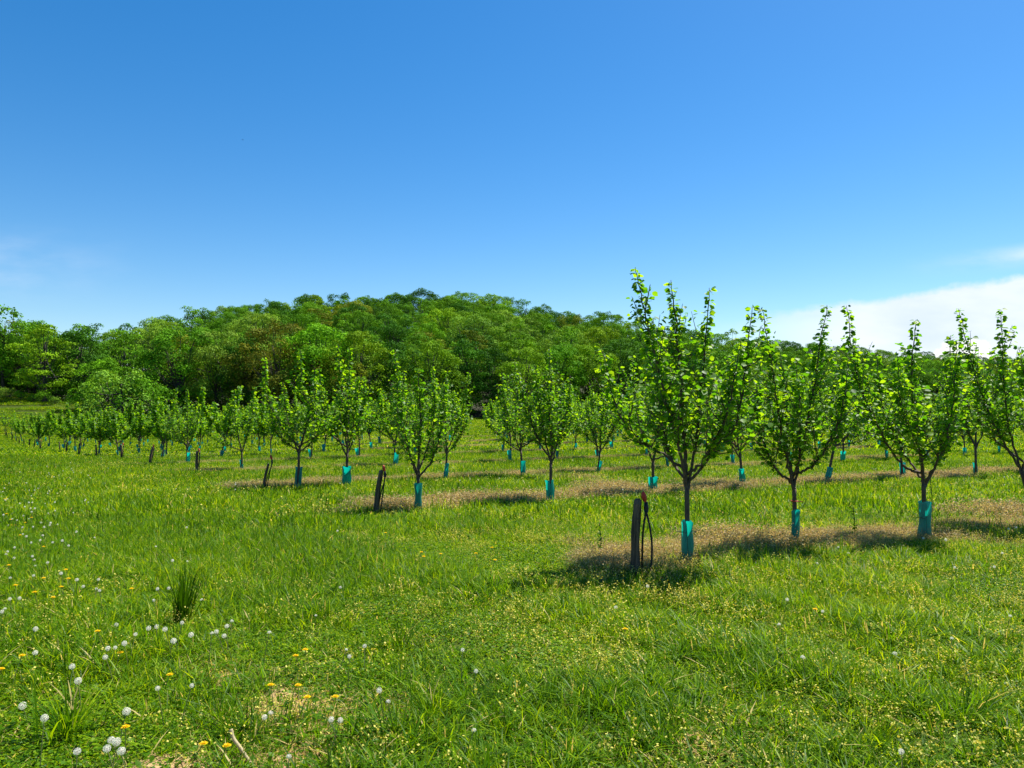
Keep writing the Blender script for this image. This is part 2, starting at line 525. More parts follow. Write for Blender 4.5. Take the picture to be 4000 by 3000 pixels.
def blades(rs, n, rad, h0, h1, w, lean=0.5, curl=0.5, clump=0, centre=False, tlo=0, thi=0.8, straw=0.012):
    """n curved blades, 5 triangles each"""
    a = rs.uniform(0, 2 * math.pi, n); rr_ = rad * np.sqrt(rs.uniform(0, 1, n))
    if centre: rr_ = rad * rs.uniform(0, 1, n) ** 1.2
    base = np.stack([rr_ * np.cos(a), rr_ * np.sin(a), np.full(n, -0.01)], -1)
    if clump:
        cc = rs.uniform(-rad, rad, (clump, 2)); q = rs.randint(0, clump, n)
        base[:, :2] = cc[q] + rs.normal(0, rad * 0.10, (n, 2))
    h = rs.uniform(h0, h1, n) * rs.uniform(0.6, 1.0, n)
    az = a + rs.normal(0, 0.7, n) if centre else rs.uniform(0, 2 * math.pi, n)
    ln = np.abs(rs.normal(0, lean, n)); cu = np.abs(rs.normal(0, curl, n))
    d = np.stack([np.cos(az), np.sin(az)], -1)
    side = np.stack([-np.sin(az + rs.normal(0, .6, n)), np.cos(az + rs.normal(0, .6, n)), np.zeros(n)], -1); side = nrm(side)
    T_ = [0, 0.4, 0.75, 1.0]; Wd = [0.8, 1.0, 0.65, 0]
    pts = []
    for tt in T_:
        off = h * (ln * tt + cu * tt * tt) * 0.8
        zz = h * tt * (1 - 0.28 * np.minimum(cu * tt, 1.6)) / np.sqrt(1 + 0.35 * ln * ln)
        pts.append(base + np.stack([d[:, 0] * off, d[:, 1] * off, zz], -1))
    V = np.zeros((n, 7, 3)); ww = w * rs.uniform(0.6, 1.25, n)[:, None]
    for j in range(3):
        V[:, 2 * j] = pts[j] - side * ww * Wd[j] * 0.5
        V[:, 2 * j + 1] = pts[j] + side * ww * Wd[j] * 0.5
    V[:, 6] = pts[3]
    tri = np.array([[0, 1, 3], [0, 3, 2], [2, 3, 5], [2, 5, 4], [4, 5, 6]])
    Fa = (np.arange(n)[:, None, None] * 7 + tri[None]).reshape(-1, 3)
    ti = rs.uniform(tlo, thi, n); ti = np.where(rs.uniform(0, 1, n) < straw, rs.uniform(1.1, 1.3, n), ti)
    return V.reshape(-1, 3), Fa, np.repeat(ti, 7)


def leaflets(rs, n, pos, size, tlo, thi, up=0.7):
    """flat little 4-cornered leaves / seeds at given positions"""
    nn = nrm(rs.normal(0, 1, (n, 3)) + np.array([0, 0, up * 2]))
    tx = nrm(np.cross(nn, rs.normal(0, 1, (n, 3)))); ty = np.cross(nn, tx)
    s = size * rs.uniform(0.6, 1.2, (n, 1))
    V = np.stack([pos - tx * s * .5, pos - ty * s * .42 + nn * s * .08, pos + tx * s * .5, pos + ty * s * .42 + nn * s * .08], 1)
    Fa = (np.arange(n)[:, None, None] * 4 + np.array([[0, 1, 2], [0, 2, 3]])[None]).reshape(-1, 3)
    return V.reshape(-1, 3), Fa, np.repeat(rs.uniform(tlo, thi, n), 4)


def join(parts):
    V = []; Fa = []; T_ = []; n = 0
    for v, f, tt in parts:
        V.append(v); Fa.append(f + n); T_.append(tt); n += len(v)
    return np.concatenate(V), np.concatenate(Fa), np.concatenate(T_)


def gmesh(name, parts, mat):
    V, Fa, T_ = join(parts); return mk_mesh(name, V, Fa, mat, tint=T_)


rs = np.random.RandomState(3)


def clover(n, rad, h, size, tlo=.2, thi=.8):
    pos = np.stack([rs.uniform(-rad, rad, n), rs.uniform(-rad, rad, n), h * rs.uniform(.2, 1, n)], -1)
    return leaflets(rs, n, pos, size, tlo, thi)


near = []
for j in range(4):     # ordinary turf
    near.append(gmesh('turf', [blades(rs, 330, .24, .02, .085, .0052, .7, .8), blades(rs, 75, .24, .08, .17, .0062, .5, .5, clump=6),
                               clover(130, .22, .045, .013)], GRASS))
for j in range(3):     # lusher turf
    near.append(gmesh('turf', [blades(rs, 300, .24, .03, .11, .0056, .6, .6, tlo=-.1, thi=.7), blades(rs, 95, .24, .12, .23, .0070, .5, .8, clump=5, tlo=0, thi=.75),
                               clover(60, .22, .05, .014)], GRASS))
for j in range(2):     # leafy weeds
    near.append(gmesh('turf', [blades(rs, 130, .24, .03, .09, .006, .7, .8, thi=.95, straw=.1), clover(330, .24, .05, .017, .1, .75), clover(40, .22, .03, .035, .1, .5)], GRASS))
near.append(gmesh('turf', [blades(rs, 46, .2, .03, .11, .005, 2.4, 1.2, tlo=1.0, thi=1.3), clover(50, .2, .03, .015), clover(14, .2, .03, .04, .05, .4),
                           blades(rs, 60, .2, .02, .07, .005, .7, .8)], GRASS))
mid_ = []
for j in range(4):
    mid_.append(gmesh('turf', [blades(rs, 620, .75, .06, .16, .014, .6, .7, straw=.01), blades(rs, 240, .75, .12, .25, .015, .4, .6, clump=14, thi=.8), clover(220, .7, .07, .03, .3, .9)], GRASS))
far_ = []
for j in range(3):
    far_.append(gmesh('turf', [blades(rs, 800, 2.4, .08, .2, .05, .5, .5), blades(rs, 250, 2.4, .15, .28, .05, .4, .5, clump=22), clover(200, 2.3, .1, .1, .3, .9)], GRASS))


def wedge(n, y0, y1, um=0.78, extra=1.0):
    y = np.sqrt(R.uniform(y0 * y0, y1 * y1, n)); x = R.uniform(-1, 1, n) * (um * y + extra)
    return x, y


def lownoise(x, y, s=1.0, ph=0.0):
    return (np.sin(x * 1.1 * s + 2.1 * np.sin(y * .6 * s + ph)) + np.sin(y * 1.7 * s + 1.7 * np.sin(x * .8 * s + 1 + ph)) + np.sin((x + y) * 2.9 * s + ph)) / 3


GUARDXY = [unproj(*q, .07) for q in [(1485, 1205), (1717, 1172), (1997, 1155), (903, 1098), (1190, 1080), (1410, 1063), (1605, 1047), (1784, 1040), (1950, 1033), (2108, 1028),
                                (643, 1050), (749, 1047), (961, 1033), (1130, 1027), (1291, 1018), (1370, 1226), (810, 1101), (567, 1053)]]


def clear(x, y, r, f=1.0):
    m_ = np.zeros(x.shape, bool)
    for (a, b) in GUARDXY: m_ |= ((x - a * .99) / r) ** 2 + ((y - b + .15 * f) / (r * 1.15 * f)) ** 2 < 1
    return ~m_


GP = []; GR = []; GS = []; GI = []


def add_g(x, y, sc, idx, zs=None):
    z = terrain(x, y)
    GP.append(np.stack([x, y, z], -1)); GR.append(R.uniform(0, 6.28, len(x)))
    zs = sc if zs is None else zs
    GS.append(np.stack([sc, sc, zs], -1)); GI.append(idx)


x, y = wedge(6000, 1.6, 10.5, extra=2.8)
b = bare(x, y); rd, _ = rowdist(x, y)
keep = (R.uniform(0, 1, len(x)) > b * 1.5 * (1 + .4 * lownoise(x, y, 6))) & (R.uniform(0, 1, len(x)) > 0.55 * np.exp(-(rd / .45) ** 2))
keep &= clear(x, y, .26); x, y = x[keep], y[keep]; nzv = lownoise(x, y, 1.2)
lush = (nzv > 0.15) | ((x < -1.5) & (y > 6)); weed = nzv < -0.35
idx = np.where(lush, R.randint(4, 7, len(x)), np.where(weed, R.randint(7, 9, len(x)), R.randint(0, 4, len(x))))
add_g(x, y, R.uniform(.8, 1.25, len(x)), idx, R.uniform(.7, 1.05, len(x)) * (1 + .25 * nzv) * np.interp(y, [3, 9], [.78, 1.05]))
xb = []; yb = []
for (bx, by, br, ba) in BARE:
    xb += list(R.normal(bx, br * 1.1, 2)); yb += list(R.normal(by, br * 1.1, 2))
x, y = wedge(260, 2.2, 9); x = np.concatenate([x, xb]); y = np.concatenate([y, yb])
add_g(x, y, R.uniform(.6, 1.1, len(x)), np.full(len(x), len(near) - 1), R.uniform(.6, 1.0, len(x)))
o1 = len(near)
x, y = wedge(5500, 9.5, 34, extra=3.0)
rd, _ = rowdist(x, y)
keep = (R.uniform(0, 1, len(x)) > 0.55 * np.exp(-(rd / .4) ** 2)) & clear(x, y, .45, 1.8); x, y = x[keep], y[keep]
add_g(x, y, R.uniform(.8, 1.2, len(x)), o1 + R.randint(0, 4, len(x)), R.uniform(.75, 1.15, len(x)) * (1 + .25 * lownoise(x, y)))
o2 = o1 + len(mid_)
x, y = wedge(3600, 32, 128, um=.8)
keep = y < edge(x / y) + 2; x, y = x[keep], y[keep]
add_g(x, y, R.uniform(.8, 1.2, len(x)), o2 + R.randint(0, 3, len(x)), R.uniform(.7, 1.1, len(x)))
grass = scatter('grass', np.concatenate(GP), np.concatenate(GR), np.concatenate(GS), np.concatenate(GI), near + mid_ + far_,
                'bright green meadow grass growing all over the orchard floor', 'grass')


# dry weeds in the sprayed strips under the rows
def sprig(rs, n, rad, h, dots, dsz, mat, tlo=.3, thi=1.0, bl=0.003, dr=.018):
    V = []
    bx = rs.uniform(-rad, rad, (n, 2)); hh = h * rs.uniform(.45, 1, n)
    tip = np.stack([bx[:, 0] + rs.normal(0, .2 * h, n), bx[:, 1] + rs.normal(0, .2 * h, n), hh], -1)
    base = np.stack([bx[:, 0], bx[:, 1], np.zeros(n)], -1)
    a = rs.uniform(0, 6.28, n); sd_ = np.stack([np.cos(a), np.sin(a), 0 * a], -1) * bl * .5
    V = np.stack([base - sd_, base + sd_, tip], 1).reshape(-1, 3)
    Fa = np.arange(n * 3).reshape(-1, 3)
    parts = [(V, Fa, np.repeat(rs.uniform(0, .6, n), 3))]
    q = rs.randint(0, n, dots)
    pos = base[q] + (tip - base)[q] * rs.uniform(.55, 1.02, (dots, 1)) + rs.normal(0, dr, (dots, 3))
    pos[:, 2] = np.maximum(pos[:, 2], .01)
    parts.append(leaflets(rs, dots, pos, dsz, tlo, thi, .3))
    return parts


dn = [gmesh('weeds', sprig(rs, 150, .22, .12, 420, .012, DRY) + [blades(rs, 120, .22, .04, .13, .0055, .9, .8, tlo=-.4, thi=.25), blades(rs, 60, .22, .03, .09, .004, 2.2, .8, tlo=.5, thi=1)], DRY) for j in range(4)]
dm = [gmesh('weeds', sprig(rs, 200, .45, .17, 520, .022, DRY, bl=.008, dr=.03) + [blades(rs, 170, .45, .06, .16, .011, .7, .7, tlo=-.4, thi=.3)], DRY) for j in range(3)]
xs = []; ys2 = []; ids = []; sc_ = []
for k, (X0, Y0, m) in enumerate(ROWS[:9]):
    n = [900, 560, 480, 600, 500, 400, 350, 300, 280][k]
    xx = R.uniform(X0 - .5, X0 + 4 + Y0 * (1.1 if k else .75), n)
    yy = Y0 + m * (xx - X0) + R.normal(0, .40 if k < 1 else .25, n) * (1 + .3 * lownoise(xx, xx, .9)) * math.sqrt(1 + m * m)
    keep = (np.abs(xx) < .8 * yy + 1) & (lownoise(xx, yy, .8, k) > -.55 - .2 * (k == 0))
    keep &= clear(xx, yy, .20, 1.2 if k < 1 else 1.8); xx, yy = xx[keep], yy[keep]
    xs.append(xx); ys2.append(yy)
    ids.append(R.randint(0, 4, len(xx)) if k == 0 else 4 + R.randint(0, 3, len(xx)))
    sc_.append(R.uniform(.7, 1.15, len(xx)) * (1 if k < 2 else .85))
for (px, py, n, q) in [(1320, 1062, 26, .35), (1250, 1040, 10, .3), (1540, 1050, 12, .3), (820, 1098, 10, .3), (2150, 1120, 30, .5), (1650, 1180, 14, .35), (1000, 1092, 12, .3)]:
    cx, cy = unproj(px, py)
    xx = cx + R.normal(0, q, n); yy = cy + R.normal(0, q * .6, n)
    xs.append(xx); ys2.append(yy); ids.append(R.randint(0, 4, n)); sc_.append(R.uniform(1.3, 2.1, n))
x = np.concatenate(xs); y = np.concatenate(ys2); sc_ = np.concatenate(sc_)
scatter('dry_weeds', np.stack([x, y, terrain(x, y)], -1), R.uniform(0, 6.28, len(x)), np.stack([sc_] * 3, -1), np.concatenate(ids), dn + dm,
        'withered straw coloured weeds in strips beneath the tree rows', 'weeds')

# pale yellow cress seed heads among the grass
cn = [gmesh('cress', sprig(rs, 26, .16, .17, 95, .0125, SEED, tlo=.6, thi=1, dr=.010), SEED) for j in range(4)]
cm = [gmesh('cress', sprig(rs, 30, .4, .2, 80, .026, SEED, bl=.007, dr=.02), SEED) for j in range(2)]
x, y = wedge(2600, 2.4, 11)
u = x / y
pz = lownoise(x, y, .9, 2) * .40 + .48 + 1.0 * np.clip(u + .12, -.45, .2)
pz = np.where((x < -1) & (y > 6.5), pz * .4, pz)
keep = R.uniform(0, 1, len(x)) < pz * .66; x, y = x[keep], y[keep]
x2, y2 = wedge(900, 11, 26); keep = R.uniform(0, 1, len(x2)) < .55 + .4 * lownoise(x2, y2); x2, y2 = x2[keep], y2[keep]
i1 = R.randint(0, 4, len(x)); i2 = 4 + R.randint(0, 2, len(x2))
x = np.concatenate([x, x2]); y = np.concatenate([y, y2]); s_ = R.uniform(.6, 1.15, len(x))
scatter('wild_cress', np.stack([x, y, terrain(x, y)], -1), R.uniform(0, 6.28, len(x)), np.stack([s_] * 3, -1), np.concatenate([i1, i2]), cn + cm,
        'tiny pale yellow cress seed heads scattered through the grass', 'wild cress')


bt = [gmesh('buttercup', sprig(rs, 20, .35, .25, 60, .035, PETAL, bl=.005, dr=.03), PETAL)]
bx_ = []; by_ = []
for q in range(60):
    x, y = unproj(R.uniform(1180, 1400), 937 + R.normal(0, 4)); bx_.append(x); by_.append(y)
for q in range(25):
    x, y = unproj(R.uniform(1450, 2150), R.uniform(975, 1060)); bx_.append(x); by_.append(y)
x = np.array(bx_); y = np.array(by_)
scatter('buttercups', np.stack([x, y, terrain(x, y)], -1), R.uniform(0, 6.28, len(x)), np.ones((len(x), 3)) * np.where(y > 30, 1, .3)[:, None], np.zeros(len(x), int), bt,
        'band of small yellow buttercups far off in the orchard grass', 'buttercups')

# ------------------------------------------------------------------ hazel trees
LEAF = np.array([[0, 0, 0], [-.36, .22, .07], [-.43, .6, .05], [0, 1.0, -.10], [.43, .6, .05], [.36, .22, .07], [0, .5, -.04]])
LTRI = np.array([[6, 0, 1], [6, 1, 2], [6, 2, 3], [6, 3, 4], [6, 4, 5], [6, 5, 0]])
LEAF4 = np.array([[0, 0, 0], [-.45, .5, .06], [0, 1.0, -.05], [.45, .5, .06]]); LTRI4 = np.array([[0, 2, 1], [0, 3, 2]])


def leaves(rs, pos, d, size, simple=False):
    n = len(pos)
    up = nrm(np.array([0, 0, 1.0]) + rs.normal(0, .55, (n, 3)))
    Yd = nrm(d); X = nrm(np.cross(Yd, up)); Z = np.cross(X, Yd)
    s = size * rs.uniform(.4, 1.2, n)
    Lf, Tr = (LEAF4, LTRI4) if simple else (LEAF, LTRI)
    V = pos[:, None] + s[:, None, None] * (Lf[None, :, 0:1] * X[:, None] + Lf[None, :, 1:2] * Yd[:, None] + Lf[None, :, 2:3] * Z[:, None])
    k = len(Lf)
    Fa = (np.arange(n)[:, None, None] * k + Tr[None]).reshape(-1, 3)
    return V.reshape(-1, 3), Fa, np.repeat(rs.uniform(0, 1, n), k)


def hazel(seed, H=2.7, fork=.8, mains=None, lean=(0, 0), simple=False, width=.62, lsize=.067, dens=1.0):
    rs = np.random.RandomState(seed)
    fk = np.array([lean[0] * fork, lean[1] * fork, fork])
    if mains is None:
        mains = []
        nm = rs.randint(4, 8); lop = rs.uniform(0, 6.28)
        for j in range(nm):
            a = j * 2 * math.pi / nm + rs.uniform(-.8, .8)
            w = width * rs.uniform(.35, 1.15) * (1 + .25 * math.cos(a - lop)); hh = H * rs.uniform(.6, 1.06)
            if j == 0: w *= .25; hh = H
            mains.append([(w * .5 * math.cos(a), w * .5 * math.sin(a), fork + (hh - fork) * .28), (w * .95 * math.cos(a), w * .95 * math.sin(a), fork + (hh - fork) * .62),
                          (w * 1.1 * math.cos(a + .1), w * 1.1 * math.sin(a + .1), hh)])
    tb = TB()
    k = 5 if simple else 8
    tp = ctr([(0, 0, -.08), (fk[0] * .3 + rs.normal(0, .012), fk[1] * .3, fork * .45), tuple(fk)], 5)
    tb.tube(tp, np.linspace(.028, .025, len(tp)), k)
    LP = []; LD = []
    mains = sorted(mains, key=lambda q_: abs(q_[-1][0]) + abs(q_[-1][1]))
    lead = ctr([tuple(fk)] + [tuple(q_) for q_ in mains[0]], 12)
    for mi, mn in enumerate(mains):
        zs_ = fork + (0 if mi == 0 else (.045 * (mi - 2) * (1 + rs.uniform(-.2, .2))))
        if zs_ <= fork: start = np.array([fk[0] * zs_ / fork, fk[1] * zs_ / fork, zs_])
        else: start = np.array([np.interp(zs_, lead[:, 2], lead[:, 0]), np.interp(zs_, lead[:, 2], lead[:, 1]), zs_])
        mn = [q_ for q_ in mn if q_[2] > zs_ + .1]
        P = ctr([tuple(start)] + [tuple(q) for q in mn], 7 if simple else 12)
        P[1:-1] += rs.normal(0, .006, (len(P) - 2, 3))
        seg = np.linalg.norm(np.diff(P, axis=0), axis=1); S = np.concatenate([[0], np.cumsum(seg)]); Ls = S[-1]
        tb.tube(P, (.021 if mi == 0 else .0135) * (1 - S / Ls) ** .8 + .003, 5 if simple else 6)

        def at_(s_, P=P, S=S): return np.stack([np.interp(s_, S, P[:, c]) for c in range(3)], -1)
        # leaves along the leader: nodes with two or three leaves
        s_ = np.arange(.25, Ls, .048 / dens if not simple else .12)
        s_ = s_ + rs.normal(0, .01, len(s_))
        for rep in range(4 if not simple else 1):
            q = at_(s_); a = rs.uniform(0, 6.28, len(s_))
            dd = np.stack([np.cos(a), np.sin(a), rs.uniform(-.7, .35, len(s_))], -1)
            keep = (s_ / Ls > (.18 if rep < 2 else .66)) & (s_ < Ls + .01)
            LP.append((q + dd * .018)[keep]); LD.append(dd[keep])
        # side shoots
        ns = int(Ls / (.085 if not simple else .17) * dens)
        for t_ in np.linspace(.2, .80, ns):
            p0 = at_(np.array([t_ * Ls]))[0]
            out_ = np.array([p0[0], p0[1], 0]); out_ = out_ / (np.linalg.norm(out_) + .05)
            a = rs.uniform(0, 6.28)
            d0 = out_ * rs.uniform(.1, .9) + np.array([math.cos(a), math.sin(a), 0]) * .8 + np.array([0, 0, rs.uniform(.4, 1.5)])
            d0 /= np.linalg.norm(d0)
            ln = rs.uniform(.16, .66) * (1 - .85 * t_) * (H / 2.8)
            e = p0 + d0 * ln; e2 = e + (d0 * .3 + np.array([0, 0, .7])) * ln * .45
            Q = ctr([tuple(p0), tuple(p0 * .45 + e * .55 + rs.normal(0, .01, 3)), tuple(e2)], 4)
            if ln > .2: tb.tube(Q, np.linspace(.0065, .002, len(Q)), 4 if not simple else 3, cap=False)
            sg = np.concatenate([[0], np.cumsum(np.linalg.norm(np.diff(Q, axis=0), axis=1))])
            ss_ = np.arange(.03, sg[-1] + .01, .033 if not simple else .075)
            q = np.stack([np.interp(ss_, sg, Q[:, c]) for c in range(3)], -1)
            a = rs.uniform(0, 6.28, len(ss_))
            dd = np.stack([np.cos(a), np.sin(a), rs.uniform(-.8, .4, len(ss_))], -1)
            LP.append(q + dd * .02 + rs.normal(0, .012, q.shape)); LD.append(dd)
    LP = np.concatenate(LP); LD = np.concatenate(LD)
    lv = leaves(rs, LP, LD, lsize if not simple else lsize * 2.5, simple)
    return tb.get(), lv


def guard_geo(seed, h=.455, simple=False):
    rs = np.random.RandomState(seed)
    k = 8 if simple else 22; m = 3 if simple else 12
    a = np.arange(k) * 2 * math.pi / k
    rx = .073 * rs.uniform(.9, 1.1); ry = rx * rs.uniform(.6, .95); tw = rs.uniform(0, 3)
    V = []; ph = rs.uniform(0, 6, 4)
    for j in range(m):
        z = h * j / (m - 1) - (.03 if j == 0 else 0)
        w = 1 + .07 * math.sin(j * .9 + ph[0]) + (.08 if j == m - 1 else 0)
        cr = 1 + .08 * np.sin(2 * a + ph[1] + j * .5) + .05 * np.sin(5 * a + ph[2] - j * .8) * (0 if simple else 1)
        x_ = rx * w * cr * np.cos(a); y_ = ry * w * cr * np.sin(a)
        zz = z + (h * .025 * np.sin(a * 2 + ph[3]) if j == m - 1 else 0) + 0 * a
        c, s = math.cos(tw), math.sin(tw)
        V.append(np.stack([x_ * c * 1 - y_ * s * .8, (x_ * s + y_ * c) * .8, zz], -1))
    V = np.concatenate(V)
    i = np.arange(m - 1)[:, None] * k; j = np.arange(k)[None]
    Fa = np.stack([i + j, i + (j + 1) % k, i + k + (j + 1) % k, i + k + j], -1).reshape(-1, 4)
    return V, Fa


ORD = ['zeroth', 'first', 'second', 'third', 'fourth', 'fifth', 'sixth', 'seventh', 'eighth', 'ninth', 'tenth', 'eleventh', 'twelfth', 'thirteenth',
       'fourteenth', 'fifteenth', 'sixteenth', 'seventeenth', 'eighteenth', 'nineteenth']
TENS = {2: 'twent', 3: 'thirt', 4: 'fort', 5: 'fift', 6: 'sixt', 7: 'sevent', 8: 'eight', 9: 'ninet'}


def ordw(n):
    if n < 20: return ORD[n]
    if n % 10 == 0: return TENS[n // 10] + 'ieth'
    return TENS[n // 10] + 'y-' + ORD[n % 10]


def mesh_pair(seed, **kw):
    kw.setdefault('dens', .92); (tv, tf), (lv, lf, lt) = hazel(seed, **kw)
    return mk_mesh('trunk', tv, tf, BARK, smooth=True), mk_mesh('foliage', lv, lf, HAZEL, tint=lt)


PROTO = [mesh_pair(100 + j, H=2.5 + .13 * (j % 4), fork=.62 + .07 * (j % 3), width=.74 + .08 * (j % 5), dens=[1.35, 1.6, 1.45, 1.15][j % 4]) for j in range(13)]
PROTOF = [mesh_pair(140 + j, H=2.6 + .1 * (j % 3), fork=.66 + .05 * (j % 3), width=.98, dens=1.3, lsize=.11) for j in range(6)]
GMESH = [mk_mesh('trunk_guard', *guard_geo(j), GUARD, smooth=True) for j in range(7)]
HERO = {
    (0, 0): dict(H=2.95, fork=.78, mains=[[(-.28, .05, .98), (-.62, .1, 1.45), (-.86, .15, 2.25)], [(-.12, -.15, 1.25), (-.30, -.2, 1.9), (-.45, -.15, 2.6), (-.54, -.1, 3.06)],
                                         [(-.03, .0, 1.3), (-.06, .05, 2.1), (-.15, 0, 2.95)], [(.15, .2, 1.3), (.24, .25, 2.0), (.30, .2, 2.9)],
                                         [(.2, -.1, 1.1), (.48, -.15, 1.5), (.66, -.1, 2.66)], [(.12, -.2, 1.1), (.3, -.45, 1.6), (.42, -.5, 2.3)],
                                         [(-.1, .3, 1.1), (-.2, .5, 1.7), (-.25, .55, 2.4)]]),
    (0, 1): dict(H=2.75, fork=.70, mains=[[(-.22, .0, .95), (-.38, .05, 1.4), (-.40, .1, 2.0)], [(-.15, -.1, 1.2), (-.25, -.1, 1.9), (-.38, -.1, 2.78)],
                                         [(.12, .1, 1.1), (.27, .1, 1.8), (.43, .05, 2.85)], [(.02, .25, 1.2), (.05, .35, 1.8), (0, .4, 2.3)],
                                         [(.18, -.15, 1.0), (.42, -.25, 1.5), (.55, -.25, 2.2)], [(-.05, -.3, 1.1), (-.1, -.45, 1.6), (-.15, -.5, 2.2)]]),
    (0, 2): dict(H=2.7, fork=.68, mains=[[(-.28, .0, .95), (-.6, .0, 1.5), (-.78, .05, 2.1), (-.88, .05, 2.86)], [(-.05, .0, 1.2), (-.12, .0, 1.9), (-.06, 0, 2.68)],
                                        [(.22, .1, .95), (.36, .1, 1.6), (.42, .1, 2.5)], [(.12, -.2, 1.1), (.2, -.3, 1.7), (.25, -.3, 2.4)],
                                        [(-.2, -.3, 1.1), (-.45, -.4, 1.6), (-.5, -.4, 2.2)], [(-.1, .3, 1.1), (-.25, .45, 1.6), (-.3, .5, 2.3)]]),
    (0, 3): dict(H=2.9, fork=.8, lean=(-.2, 0), mains=[[(-.4, .0, 1.2), (-.7, .0, 1.9), (-.95, 0, 2.95)], [(-.25, .1, 1.4), (-.3, .1, 2.0), (-.32, .1, 2.95)], [(.1, 0, 1.3), (.3, 0, 1.9), (.4, 0, 2.7)],
                                                      [(-.2, -.3, 1.2), (-.4, -.5, 1.8), (-.5, -.5, 2.4)], [(-.3, .3, 1.2), (-.6, .45, 1.7), (-.65, .5, 2.3)]]),
    (1, 0): dict(H=2.6, fork=.58, mains=[[(-.14, 0, .95), (-.28, 0, 1.5), (-.38, 0, 2.62)], [(.22, .0, .85), (.38, 0, 1.4), (.42, 0, 2.1)], [(.0, .1, 1.1), (.02, .15, 1.6), (-.02, .1, 2.35)],
                                        [(-.1, -.3, 1.0), (-.2, -.4, 1.5), (-.2, -.4, 2.1)], [(.1, .35, 1.0), (.2, .45, 1.5), (.2, .5, 2.2)]]),
    (1, 1): dict(H=2.75, fork=.72, mains=[[(-.2, 0, 1.1), (-.42, 0, 1.7), (-.6, 0, 2.35)], [(-.1, .1, 1.2), (-.2, .1, 1.8), (-.28, .1, 2.5)], [(.02, 0, 1.2), (.0, 0, 2.0), (-.03, 0, 2.78)],
                                         [(.15, 0, 1.2), (.3, 0, 1.7), (.35, 0, 2.3)], [(.1, .3, 1.1), (.2, .4, 1.6), (.25, .4, 2.2)], [(0, -.3, 1.1), (-.05, -.4, 1.7), (0, -.45, 2.2)]]),
}
HL = {(0, 0): 'tallest hazel tree, wide teal guard, beside the post with the red-capped hose in front',
      (0, 1): 'front row hazel tree with red tie on its trunk, narrow teal guard',
      (0, 2): 'front row wide-spreading hazel with teal guard and thin green stake beside it',
      (0, 3): 'front row hazel tree leaning in from the right edge of the photo',
      (1, 0): 'hazel with low V-shaped fork and teal guard next to the second row post',
      (1, 1): 'narrow hazel with loose wide teal guard, second in the second row'}

TREES = []     # (row, x, y, explicit?)
EXP = {0: [(1485, 1205), (1717, 1172), (1997, 1155), (2235, 1134)],
       1: [(903, 1098), (1190, 1080), (1410, 1063), (1605, 1047), (1784, 1040), (1950, 1033), (2108, 1028), (2255, 1023)],
       2: [(643, 1050), (749, 1047), (961, 1033), (1130, 1027), (1291, 1018), (1445, 1011), (1584, 1005), (1710, 1000), (1820, 996)]}
for k in EXP:
    for (px, py) in EXP[k]:
        x, y = unproj(px, py, .07); TREES.append((k, x, y))
lx = TREES[-1][1]
for j in range(1, 8):
    x = lx + 2.3 * j; y = TREES[-1][2] + 1.35
    TREES.append((2, x, y))
rt = random.Random(5)
for k in range(3, 20):
    X0, Y0, m = ROWS[k]
    x = X0 + rt.uniform(.6, 1.6)
    while True:
        y = Y0 + m * (x - X0) + rt.uniform(-.15, .15)
        if x / y > .76 or y > 165: break
        inc = rt.uniform(1.65, 2.15)
        if not (abs(x + .05 * y) < 1.25) and y < edge(x / y) - 10 and rt.random() > .04:
            TREES.append((k, x, y))
        x += inc
cnt = {}
TREES2 = []
for (k, x, y) in TREES:
    if x / y > .77: continue
    cnt[k] = cnt.get(k, 0) + 1
    TREES2.append((k, cnt[k], x, y))
order = sorted(range(len(TREES2)), key=lambda i_: TREES2[i_][3])
indiv = set(order[:300])
print('hazels', len(TREES2))
far_parts = [[], [], []]
SIMPLE = []
for j in range(5):
    tr, lv = hazel(300 + j, H=2.6, fork=.75, simple=True, width=.72)
    SIMPLE.append((tr, lv, guard_geo(j, simple=True)))
